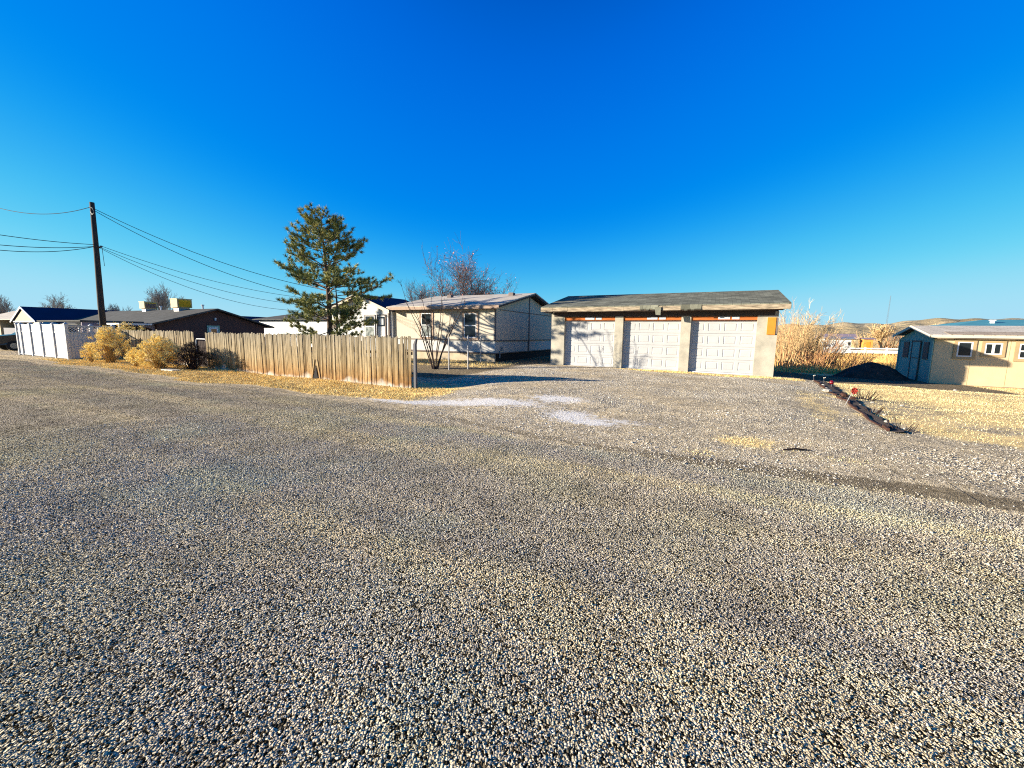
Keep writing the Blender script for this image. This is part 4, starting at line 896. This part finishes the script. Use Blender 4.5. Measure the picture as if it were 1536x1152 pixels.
# pine
def pine():
    rn = random.Random(11); u0, v0 = -18.7, 15.05
    t_ = T('pine_tree', 'open crowned green pine tree standing behind the wooden fence', 'pine tree', u0, v0)
    z0 = t_.z; Ht = 7.8; a, b = MB(), MB(); 
    def tr(z): f_ = (z - z0) / Ht; return Vector((u0 + .12 * math.sin(f_ * 4), v0 + .08 * math.sin(f_ * 3 + 1), z))
    a.tube([tr(z0 - .2 + k * (Ht + .1) / 12) for k in range(13)], [.17 * (1 - k / 12.6) + .015 for k in range(13)], 9)
    # second thinner stem on the right
    a.tube([(u0 + .9, v0 - .2, z0 - .2), (u0 + .95, v0 - .2, z0 + 1.5), (u0 + 1.05, v0 - .2, z0 + 3.0), (u0 + 1.0, v0 - .2, z0 + 4.0)], [.09, .08, .05, .02], 7)
    a.build('trunk', M['bark_pine'], t_, smooth=True)
    prof = [(.8, 2.2, 1.6), (1.6, 2.8, 2.0), (2.3, 3.1, 2.8), (3.0, 2.6, 3.2), (3.5, 2.7, 3.8), (4.2, 3.7, 2.9), (4.8, 2.8, 2.4), (5.5, 2.5, 2.0), (6.1, 2.0, 1.8), (6.6, 1.5, 1.5), (7.1, .9, 1.1), (7.5, .45, .6)]
    pz = [q[0] for q in prof]
    tufts = []
    z = .75
    while z < 7.4:
        lL = np.interp(z, pz, [q[1] for q in prof]); lR = np.interp(z, pz, [q[2] for q in prof])
        nb = 6 if z > 4.5 else 5; a0 = rn.random() * 6.28
        long_ = [(3.25, .25, 3.9), (4.0, 3.0, 4.3), (3.0, 3.25, 3.6), (1.9, -.1, 3.0)]
        for k in range(nb):
            az = a0 + k * 6.283 / nb + rn.uniform(-.3, .3)
            fx = next((q for q in long_ if k == 0 and abs(z - q[0]) < .18), None)
            if fx: az = fx[1]
            sx = math.cos(az)
            env = (lR if sx > 0 else lL); mn = (lL + lR) * .42
            L = (env * abs(sx) + mn * (1 - abs(sx))) * rn.uniform(.58, 1.08)
            if fx: L = fx[2]
            if L < .25: continue
            d = Vector((math.cos(az), math.sin(az), rn.uniform(-.12, .62) + (.35 if z > 6.4 else 0))).normalized()
            p = tr(z0 + z + rn.uniform(-.3, .3)); pts = [p]; n = max(4, int(L / .28)); sg = L / n
            for i in range(n):
                f_ = i / n; dd = jitter(d + Vector((0, 0, -.14 * (1 - f_) + .34 * f_ * f_)), .07, rn); p = p + dd * sg; pts.append(p.copy())
                if f_ > .22:
                    for side in (-1, 1):
                        if rn.random() < .82:
                            l2 = (.25 + .5 * (1 - f_) * min(1, L / 3)) * rn.uniform(.6, 1.2); sd = Vector((-d.y * side, d.x * side, rn.uniform(.1, .55))) + d * .7; sd.normalize()
                            q = p + jitter(sd, .18, rn) * l2; b.cr = .5; b.tube([p, (p + q) / 2 + Vector((0, 0, -.02)), q], [.014, .009, .006], 3, cap=False)
                            tufts.append((q, sd)); 
                            if l2 > .35: tufts.append(((p + q) / 2 + Vector((0, 0, .05)), sd))
                            if l2 > .5 and rn.random() < .6:
                                sd2 = jitter(sd + Vector((0, 0, .2)), .5, rn); q2 = (p + q) / 2 + sd2 * .3; b.tube([(p + q) / 2, q2], [.007, .005], 3, cap=False); tufts.append((q2, sd2))
            b.tube(pts, [.035 * (L / 4) ** .7 * (1 - .8 * i / n) + .008 for i in range(n + 1)], 4, cap=False)
            tufts.append((pts[-1], d)); tufts.append((pts[-2] + Vector((0, 0, .06)), d))
        z += rn.uniform(.28, .42) if z < 5.6 else rn.uniform(.17, .25)
    tufts += [(tr(z0 + 7.8), Vector((0, 0, 1))), (tr(z0 + 7.6) + Vector((.1, 0, 0)), Vector((0, 0, 1))), (tr(z0 + 7.45) + Vector((-.12, 0, 0)), Vector((0, 0, 1)))]
    b.build('branches', M['bark_pine'], t_)
    V, F, rr = [], [], []
    g_ = np.random.default_rng(5); NN = 46
    for c_, d in tufts:
        c_ = np.array(c_) - np.array([u0, v0, z0]); d = np.array(d) * 1.0 + np.array([0, 0, .55]); d /= np.linalg.norm(d)
        dirs = g_.normal(0, 1, (NN, 3)) * .75 + d * .85; dirs /= np.linalg.norm(dirs, axis=1)[:, None]
        L = g_.uniform(.12, .25, (NN, 1)); st_ = c_ - d * g_.uniform(0, .12, (NN, 1)); w_ = np.cross(dirs, g_.normal(0, 1, (NN, 3))); w_ /= np.linalg.norm(w_, axis=1)[:, None]; w_ *= .013
        tri = np.stack([st_ - w_, st_ + w_, st_ + dirs * L], 1); V.append(tri.reshape(-1, 3)); tone = np.clip(g_.normal(.50, .2), 0, .95); rr.append(np.clip(tone + g_.normal(0, .14, NN), 0, 1))
    V = np.concatenate(V); rr = np.concatenate(rr); F = np.arange(len(V)).reshape(-1, 3)
    o = npmesh('needles', V, F, M['needles'], rr); o.parent = t_.e
    print('pine tufts', len(tufts))
pine()

# many-stemmed bare shrub before the mobile home
def stem_shrub(name, label, cat, u, v, stems, mat, seed, h=(2.0, 3.6), sp=(.15, .62), r=.022, sub=5, group=None, twig=.35, n=7, rr=.12):
    rn = random.Random(seed); t_ = T(name, label, cat, u, v, None, group); mb = MB()
    for s_ in range(stems):
        az = rn.random() * 6.28; lean = rn.uniform(*sp); H_ = rn.uniform(*h); p = Vector((u + math.cos(az) * rr * rn.random(), v + math.sin(az) * rr * rn.random(), t_.z - .05))
        d = Vector((math.cos(az) * lean, math.sin(az) * lean, 1)).normalized(); pts = [p.copy()]; mb.cr = rn.random()
        for i in range(n):
            d = jitter(d + Vector((math.cos(az), math.sin(az), 0)) * .02, .05, rn); p = p + d * (H_ / n); pts.append(p.copy())
            if i > 1:
                for _ in range(rn.randint(0, 2) if sub else 0):
                    e = jitter(d, .38, rn); L2 = H_ * twig * rn.uniform(.4, 1) * (1 - i / n * .6); q = [p.copy(), p + e * L2 * .5, p + jitter(e, .12, rn) * L2]
                    mb.tube(q, [r * .4, r * .3, .003], 3, cap=False)
                    if sub > 3:
                        for _k in range(2):
                            e2 = jitter(e, .5, rn); mb.tube([q[1], q[1] + e2 * L2 * .45], [r * .25, .003], 3, cap=False)
        mb.tube(pts, [r * (1 - .85 * i / n) + .003 for i in range(n + 1)], 5, cap=False)
    mb.build('stems', M[mat], t_); return t_
stem_shrub('bare_shrub', 'leafless many stemmed shrub in front of the mobile home window', 'shrub', -11.45, 14.95, 12, 'bark_dark', 25, (2.7, 4.2), (.05, .42), .028, 5, None, .32, 8)

bare_tree('bare_tree', 'thin crowned tree with a few dull red leaves behind the mobile home', 'tree', -22.0, 34, 9.0, 5, maxl=4, spread=.60, leaf='leaf_red', nleaf=2600, split=(2, 3), r0=.08, minr=.009, ratio=.70, stems=8, upb=.10)
bare_tree('bare_tree', 'wispy leafless tree rising left of the red leaved tree', 'tree', -26.6, 33, 7.2, 9, maxl=4, spread=.40, split=(2, 3), r0=.06, minr=.006, upb=.25, stems=3)
bare_tree('bare_tree', 'leafless spreading tree behind the roof coolers', 'tree', -98, 40, 9.4, 14, mat='bark_pale', maxl=4, spread=.42, split=(2, 3), r0=.12, minr=.016, upb=.25, stems=4)
g_ = 'bare trees on the left skyline'
for i, (px_u, v_, h_, sd, lb) in enumerate(((-150, 40, 10.5, 31, 'pale bare tree just left of the pole above the navy roof'), (-135, 46, 9, 32, 'low bare tree between the pole and the roof coolers'),
        (-168, 34, 9.5, 33, 'bare tree above the ridge of the navy roofed house, near its gable'), (-185, 26, 10.5, 34, 'bare tree over the grey roof at the left edge'), (-160, 14, 8.5, 35, 'leftmost bare tree, above the cream wall'))):
    bare_tree('bare_tree', lb, 'tree', px_u, v_, h_, sd, mat='bark_pale', maxl=4, spread=.45, split=(2, 3), r0=.14, minr=.02, group=g_, stems=3, upb=.2)

# rabbitbrush with pale seed heads
def seed_bush(label, u, v, Rb, Hb, seed, n=260, mat='seed_head', stem='stem_tan', group='pale seeding bushes before the short fence', squash=1.0, dense=1.0):
    rn = random.Random(seed); t_ = T('seeding_bush', label, 'bush', u, v, None, group); s_ = MB(); z0 = t_.z
    g_ = np.random.default_rng(seed); V = []; rr = []
    for i in range(n):
        az = rn.random() * 6.28; f_ = rn.random() ** .6; el = (1 - f_) * 1.45 + .12 + rn.uniform(-.08, .1); rr_ = rn.uniform(.78, 1.08)
        lump = 1 + .22 * math.sin(az * 3 + seed) + .12 * math.sin(az * 7 + el * 5)
        tip = Vector((u + math.cos(az) * math.cos(el) * Rb * rr_ * lump, v + math.sin(az) * math.cos(el) * Rb * rr_ * lump * squash, z0 + math.sin(el) * Hb * rr_ * (.9 + .1 * lump) + .12))
        o_ = Vector((u + rn.gauss(0, .1) * Rb, v + rn.gauss(0, .1) * Rb, z0 - .03)); mid_ = o_.lerp(tip, .55) + Vector((0, 0, .10 * Hb))
        s_.cr = rn.random(); s_.tube([o_, mid_, tip], [.008, .006, .004], 3, cap=False)
        for _ in range(1):
            e = tip + Vector((rn.gauss(0, .07), rn.gauss(0, .07), rn.gauss(.02, .05))); s_.tube([mid_.lerp(tip, .6), e], [.004, .003], 3, cap=False)
            NN = int(64 * dense); c_ = np.array(e) - np.array([t_.u, t_.v, t_.z]); P = c_ + g_.normal(0, 1, (NN, 3)) * np.array([.050, .050, .038]); d1 = g_.normal(0, .015, (NN, 3)); d2 = g_.normal(0, .015, (NN, 3))
            V.append(np.stack([P - d1, P + d1, P + d2], 1).reshape(-1, 3)); rr.append(np.clip(g_.normal(rn.uniform(.3, .75), .12, NN), 0, 1))
    s_.build('stems', M[stem], t_)
    V = np.concatenate(V); o = npmesh('seed_heads', V, np.arange(len(V)).reshape(-1, 3), M[mat], np.concatenate(rr)); o.parent = t_.e
seed_bush('big round pale bush against the white lattice fence', -25.5, 8.45, .64, 1.5, 3, 170)
seed_bush('small low pale bush at the foot of the lattice fence', -26.5, 8.1, .28, .7, 4, 36)
seed_bush('widest pale bush before the short wooden fence', -21.0, 8.5, .74, 1.15, 6, 190)
seed_bush('low pale bush just left of the widest pale bush', -22.2, 8.15, .30, .6, 8, 44)
seed_bush('dark half dead bush beside the pipe gate', -19.4, 8.95, .55, .95, 12, 150, 'dark_brush', 'dark_brush', None, 1, .7)
seed_bush('row of dry seeding tops behind the lattice fence', -31.4, 11.2, 2.0, 1.75, 13, 130, group=None, squash=.3)

# bare thicket right of the garage
g_ = 'leafless bushes behind the garage'
for i, (uu, vv, h_, sp_, mt, sd, lb) in enumerate((
        (5.2, 33.5, (2.6, 4.1), (.05, .3), 'twig_tan', 41, 'tallest pale bare bush beside the garage corner'),
        (4.4, 32.5, (2.4, 4.0), (.05, .5), 'twig_tan', 42, 'pale bare bush partly hidden by the garage wall'),
        (6.3, 34.5, (2.2, 3.6), (.05, .35), 'twig_tan', 43, 'pale bare bush in the middle of the thicket'),
        (6.0, 32.0, (1.2, 2.4), (.1, .7), 'twig_red', 44, 'low reddish bare bush at the front of the thicket'),
        (7.3, 35.5, (1.6, 2.6), (.1, .4), 'twig_tan', 45, 'thin bare bush at the right end of the thicket'),
        (4.9, 36.5, (2.6, 4.4), (.05, .3), 'twig_red', 46, 'tall reddish bare bush at the back of the thicket'),
        (7.9, 34, (.8, 1.5), (.1, .9), 'twig_red', 47, 'low reddish brush right of the thicket'),
        (9.6, 38, (.7, 1.3), (.1, .9), 'twig_red', 48, 'low brush in the golden field before the rail fence'))):
    uu, vv = uu * 1.13, vv * 1.13
    h_ = (h_[0] * 1.2, h_[1] * 1.18)
    stem_shrub('bare_bush', lb, 'bush', uu, vv, 46 if i not in (6, 7) else 30, mt, sd, h_, sp_, .022, 5, g_, .4, 7, .8)
bare_tree('bare_tree', 'spreading bare tree on the slope between white building and orange shed', 'tree', 25.5, 88, 5.2, 61, mat='twig_tan', maxl=3, spread=.75, split=(2, 3), r0=.10, minr=.03, stems=5, group='bare trees across the field')
bare_tree('bare_tree', 'upright bare golden tree right of the distant orange shed', 'tree', 29, 84, 5.0, 62, mat='twig_tan', maxl=4, spread=.4, split=(2, 4), r0=.12, minr=.03, group='bare trees across the field', stems=3)
bare_tree('bare_tree', 'rightmost bare golden tree, beside the shed roof', 'tree', 33, 86, 4.6, 63, mat='twig_tan', maxl=4, spread=.45, split=(2, 4), r0=.12, minr=.03, group='bare trees across the field', stems=3)

g_ = 'reddish brush across the field'
for i, (uu, vv, lb) in enumerate(((27.5, 92, 'reddish brush just right of the distant orange shed'), (31, 93, 'reddish brush midway between orange shed and tan shed'), (34.5, 92, 'reddish brush at the gable of the tan shed, far behind'), (15.8, 84, 'pale brush left of the distant white building'), (24.6, 95, 'pale brush above the roof of the orange shed'))):
    stem_shrub('distant_brush', lb, 'bush', uu, vv, 50, 'twig_red' if i < 3 else 'twig_tan', 81 + i, (1.6, 3.2), (.1, .7), .04, 5, g_, .4, 6, 1.6)

# ================================================================ DIRT MOUND
def mound():
    u0, v0 = 7.05, 25.6; n, m_ = 44, 14; V, F = [], []
    for j in range(m_ + 1):
        f_ = j / m_
        for i in range(n):
            a_ = 6.283 * i / n; rr_ = f_ * (1 + .08 * math.sin(a_ * 3 + 1) + .05 * math.sin(a_ * 7)); x = math.cos(a_) * rr_ * 1.75; y = math.sin(a_) * rr_ * 1.4
            zz = .78 * (math.cos(min(1, f_) * math.pi) * .5 + .5) ** .8 + .05 * math.sin(x * 5 + y * 4) * math.sin(y * 6 - x * 2) + rnd.uniform(-.022, .022) - .06 * f_
            V.append((u0 + x, v0 + y, zz + gz(u0 + x, v0 + y)))
    for j in range(m_):
        for i in range(n):
            i2 = (i + 1) % n; F.append((j * n + i, (j + 1) * n + i, (j + 1) * n + i2, j * n + i2))
    mb = MB(); mb.add(V, F); t_ = T('dirt_mound', 'rounded dark mound of dirt in the shade beside the shed', 'dirt mound', u0, v0); mb.build('heap', M['soil'], t_, smooth=True)
mound()

# ================================================================ FLOWER BED
def bedu(v): return 2.84 + (v - 9) * .08
mb = MB(); n = 60; rows = []
for i in range(n + 1):
    v = 9.0 + (20.4 - 9.0) * i / n; wd = .05 + .24 * sm(np.array(v), 11.5, 15.0) + .05 * math.sin(i * 1.7); c_ = bedu(v) + .17 + .02 * math.sin(i * .9)
    rows.append([(c_ - .12, v, float(GH(c_ - .12, v)) + .012), (c_ + wd * .4, v, float(GH(c_, v)) + .03), (c_ + wd, v, float(GH(c_ + wd, v)) + .012)])
V = [p for r_ in rows for p in r_]; F = []
for i in range(n):
    for j in range(2): F.append((i * 3 + j, i * 3 + j + 1, (i + 1) * 3 + j + 1, (i + 1) * 3 + j))
mb.add(V, F); o = mb.build('flower_bed', M['soil']); o.rotation_euler = (0, 0, -A); tag(o, 'narrow strip of dark soil and painted shadow dividing the gravel from the dry lawn', 'flower bed', kind='structure')  # dark soil, also drawn as the shadow streak beside the edging
t_ = T('garden_edging', 'low dark edging strip curving between the gravel and the lawn', 'edging', bedu(9), 9.0)
mb = MB(); n = 50
for i in range(n):
    va = 9.1 + 11.0 * i / n; vb = 9.1 + 11.0 * (i + 1) / n; ua, ub = bedu(va) + .03 * math.sin(i * .8), bedu(vb) + .03 * math.sin((i + 1) * .8); za, zb_ = float(GH(ua, va)), float(GH(ub, vb)); h = rnd.uniform(.015, .06)
    mb.hexa([(ua-.02,va,za-.05),(ua+.02,va,za-.05),(ub+.02,vb,zb_-.05),(ub-.02,vb,zb_-.05),(ua-.02,va,za+h),(ua+.02,va,za+h),(ub+.02,vb,zb_+h),(ub-.02,vb,zb_+h)])
mb.build('strip', M['rust'], t_)
def rock(name, label, cat, u, v, s_, mat, seed, flat=.6, group=None):
    rn = random.Random(seed); t_ = T(name, label, cat, u, v, None, group); mb = MB(); n, m_ = 9, 5; V = []
    for j in range(m_ + 1):
        th = math.pi * j / m_
        for i in range(n):
            a_ = 6.283 * i / n; q = s_ * (1 + rn.uniform(-.16, .16)); V.append((u + q * math.sin(th) * math.cos(a_), v + q * .8 * math.sin(th) * math.sin(a_), t_.z + .01 + s_ * flat * (1 - math.cos(th)) * .85))
    F = [(j * n + i, j * n + (i + 1) % n, (j + 1) * n + (i + 1) % n, (j + 1) * n + i) for j in range(m_) for i in range(n)]
    mb.add(V, F); mb.build('rock', M[mat], t_)
rock('garden_stone', 'large pale stone beside the edging near the red ornaments', 'stone', 3.25, 15.35, .13, 'stone_white', 2, .45)
STONES = ['tiny pale stone at the garage end of the bed', 'tiny pale stone between the two white flowers', 'tiny pale stone level with the dark red ball',
          'tiny pale stone in the bed just behind the large pale stone', 'rusty lump just in front of the large pale stone', 'rusty lump nearest the red metal flower', 'rusty lump in the middle of the three beside the dead plant',
          'tiny pale stone at the foot of the red metal flower', 'tiny pale stone in the bed beside the middle dead plant', 'tiny pale stone near the pointed near tip of the bed', 'tiny pale stone under the dead plant at the near tip of the bed',
          'tiny pale stone on the lawn edge right of the red metal flower', 'tiny pale stone out on the lawn farther right of the red metal flower', 'lone pale stone on the shaded ground before the tan shed']
cnt = 0
for (uu, vv, s_, mt) in ((3.62,19.2,.04,'stone_white'),(3.66,18.4,.05,'stone_white'),(3.60,17.6,.05,'stone_white'),(3.5,16.6,.045,'stone_white'),(3.42,14.2,.09,'rust'),(3.45,13.6,.08,'rust'),(3.5,14.7,.08,'rust'),(3.3,12.4,.03,'stone_white'),(3.35,11.0,.035,'stone_white'),(3.12,10.1,.04,'stone_white'),(3.2,9.5,.03,'stone_white'),(3.75,13.2,.04,'stone_white'),(4.3,13.1,.045,'stone_white'),(7.9,19.9,.06,'stone_white')):
    rock('bed_stone', STONES[cnt], 'stone', uu, vv, s_, mt, 20 + cnt, .7, 'small stones along the dark bed'); cnt += 1
def ball(mb, c_, r_, n=14, m_=9, sx=1, sz=1):
    V = [(c_[0] + r_ * sx * math.sin(math.pi * j / m_) * math.cos(6.2832 * i / n), c_[1] + r_ * math.sin(math.pi * j / m_) * math.sin(6.2832 * i / n), c_[2] - r_ * sz * math.cos(math.pi * j / m_)) for j in range(m_ + 1) for i in range(n)]
    mb.add(V, [(j * n + i, j * n + (i + 1) % n, (j + 1) * n + (i + 1) % n, (j + 1) * n + i) for j in range(m_) for i in range(n)])
t_ = T('garden_ball', 'glossy dark red garden ball on a short stem in the shade', 'garden ornament', 3.75, 17.2); mb = MB(); ball(mb, (3.75, 17.2, t_.z + .2), .07); mb.build('ball', M['red_gloss'], t_, smooth=True)
mb = MB(); mb.tube([(3.75, 17.2, t_.z - .05), (3.75, 17.2, t_.z + .14)], .012, 6); mb.build('stake', M['post_dark'], t_)
t_ = T('garden_flower_stake', 'red metal flower on a thin leaning stake beside the edging', 'garden ornament', 2.98, 12.3); z = t_.z; mb = MB()
c_ = Vector((3.13, 12.3, z + .36))
ball(mb, c_, .028)
for k in range(7):
    a_ = 6.283 * k / 7; d = Vector((math.cos(a_) * .045, -.02, math.sin(a_) * .06)); s_ = Vector((-math.sin(a_) * .03, 0, math.cos(a_) * .03)); q = c_ + d; e = c_ + d * 1.5 + Vector((0, -.03, 0))
    mb.add([c_ + Vector((0, -.02, 0)), q + s_, e, q - s_, c_ + Vector((0, .01, 0)), q + s_ + Vector((0, .012, 0)), e + Vector((0, .012, 0)), q - s_ + Vector((0, .012, 0))], [(0,1,2,3), (7,6,5,4), (0,4,5,1), (1,5,6,2), (2,6,7,3), (3,7,4,0)])
mb.build('flower_head', M['red_flower'], t_); mb = MB(); mb.tube([(2.98, 12.3, z - .05), (3.06, 12.3, z + .2), (3.13, 12.31, z + .35)], .009, 6); mb.build('stake', M['galv'], t_)
for (uu, vv), lb in zip(((3.55, 18.9), (3.75, 18.3)), ('small white plastic flower nearest the garage in the shaded bed', 'small white plastic flower beside the first one, slightly nearer the red ball')):
    t_ = T('garden_flower', lb, 'garden ornament', uu, vv, group='white flowers in the shaded bed'); z = t_.z; mb = MB(); ball(mb, (uu, vv, z + .24), .025); ball(mb, (uu + .035, vv, z + .255), .02); mb.build('flower_head', M['stone_white'], t_); mb = MB(); mb.tube([(uu, vv, z - .03), (uu, vv, z + .23)], .006, 5); mb.build('stake', M['post_dark'], t_)
stem_shrub('dead_plant', 'dark dead plant in the bed behind the red metal flower', 'plant', 3.9, 14.4, 26, 'dark_brush', 71, (.2, .42), (.3, 1.2), .006, 3, None, .4, 4, .25)
stem_shrub('dead_plant', 'dark dead plant at the near tip of the bed', 'plant', 3.1, 9.4, 22, 'dark_brush', 72, (.12, .26), (.3, 1.2), .005, 3, None, .4, 4, .2)
stem_shrub('dead_plant', 'dark dead plant halfway along the near part of the bed', 'plant', 3.25, 11.4, 22, 'dark_brush', 73, (.12, .28), (.3, 1.2), .005, 3, None, .4, 4, .2)
# flat pavers under the bushes
p = MB(); z = gz(-19.6, 8.3); p.box(-20.1, 8.15, z - .02, -19.2, 8.45, z + .07); t_ = T('paver', 'pale concrete paver lying below the dark bush', 'paver', -19.6, 8.3); p.build('slab', M['concrete'], t_)
# scattered sticks on the lawn edge
for i, (uu, vv, a_) in enumerate(((4.6, 7.7, .2), (5.1, 7.55, -.1), (6.0, 7.4, .3), (1.15, 6.75, .5), (5.6, 8.3, .1))):
    z = float(GH(uu, vv)); mb = MB(); mb.tube([(uu - .18 * math.cos(a_), vv - .18 * math.sin(a_), z + .02), (uu, vv, z + .035), (uu + .2 * math.cos(a_), vv + .2 * math.sin(a_), z + .015)], [.012, .016, .008], 5)
    lbs = ('dark stick lying left of the others at the lawn edge', 'dark stick lying second from the left at the lawn edge', 'dark stick lying farthest right at the lawn edge', 'dark stick beside the small grass patch at the road edge', 'dark stick lying up in the dry lawn')
    t_ = T('stick', lbs[i], 'stick', uu, vv, group='sticks lying on the ground'); mb.build('twig', M['dark_brush'], t_)

# ================================================================ FAR BACKGROUND
t_ = T('white_building', 'low white building with a purple brown roof across the field', 'building', 18.5, 85, 0)
mb = MB(); mb.box(16.9, 85, -.3, 20.5, 88, 1.55); mb.build('wall', M['white_paint'], t_)
mb = MB(); roof_slabs(mb, 16.6, 20.9, 84.7, 88.3, 86.5, 1.6, 1.95, .08); mb.build('roof', M['galv'], t_)
mb = MB(); mb.box(20.1, 84.96, .5, 20.4, 84.99, 1.0); mb.build('window', M['glass'], t_)
t_ = T('long_house', 'long house with a purple brown roof behind the white building', 'house', 22, 95, 0)
mb = MB(); mb.box(18.8, 95, -.3, 23.5, 100, 1.65); mb.build('wall', M['tan_wall'], t_)
mb = MB(); roof_slabs(mb, 18.4, 24, 94.5, 100.5, 97.5, 1.7, 2.5, .1); mb.build('roof', M['purple_roof'], t_)
mb = MB(); mb.box(21, 94.95, .5, 22, 94.99, 1.3); mb.build('window', M['glass'], t_)
t_ = T('orange_shed', 'small orange shed standing right of the distant white building', 'shed', 22.7, 85, 0)
mb = MB(); mb.box(22.1, 85, -.3, 23.3, 87, 1.55); mb.build('wall', M['orange_shed'], t_)
mb = MB(); roof_slabs(mb, 21.9, 23.6, 84.8, 87.2, 86, 1.6, 1.8, .06); mb.build('roof', M['purple_roof'], t_)
mb = MB(); mb.box(22.45, 84.96, -.2, 22.95, 84.99, 1.1); mb.build('door', M['amber_board'], t_)
t_ = T('radio_mast', 'thin lattice mast on the hill skyline behind the shed', 'mast', 116, 400, 0)
mb = MB(); zt = 34; z0 = 12
for dx in (-.5, .5): mb.tube([(116 + dx, 400, z0 - 12), (116.6 + dx * .15, 400, zt)], [.07, .04], 4)
for k in range(12):
    f0, f1 = k / 12, (k + 1) / 12; mb.tube([(116 - .5 + .85 * f0, 400, z0 + (zt - z0) * f0), (116.5 - .1 * f1, 400, z0 + (zt - z0) * f1)], .06, 3)
mb.build('frame', M['post_dark'], t_)
# hills
def hills():
    t = NT('hill_dirt', 1, .05); v = t.n('NewGeometry').outputs['Position']; n1 = t.noise(v, .006, 6); n2 = t.noise(v, .05, 5)
    c = t.ramp(n1, [(.35, (.30, .235, .13)), (.5, (.40, .31, .175)), (.65, (.48, .385, .24))]); c = t.mix(t.step(n2, .52, .66), c, (.22, .20, .13)); t.bump(n2, 1, 8); m_ = t.base(c)
    X = []; n = 260; m2 = 26
    for j in range(m2 + 1):
        f_ = j / m2; dist = 520 + f_ * 700
        for i in range(n + 1):
            a_ = R(8 + 82 * i / n)      # degrees right of world +y
            ridge = 46 * (.5 + .5 * math.tanh((math.degrees(a_) - 24) / 8)) * (.72 + .10 * math.sin(a_ * 9) + .04 * math.sin(a_ * 31 + 1) + .03 * math.sin(a_ * 67))
            gul = 5 * math.sin(a_ * 60 + f_ * 5) * f_ * (1 - f_) * 2 + 3 * math.sin(a_ * 150 + f_ * 9) * f_ * (1 - f_) * 2
            z = ridge * sm(np.array(f_), .0, .72) + gul * (ridge / 46) - 1.5
            X.append((math.sin(a_) * dist, math.cos(a_) * dist, float(z)))
    F = [(j * (n + 1) + i, j * (n + 1) + i + 1, (j + 1) * (n + 1) + i + 1, (j + 1) * (n + 1) + i) for j in range(m2) for i in range(n)]
    o = npmesh('hills', X, F, m_, k=4); o.data.polygons.foreach_set('use_smooth', [True] * len(F)); o['kind'] = 'structure'
hills()
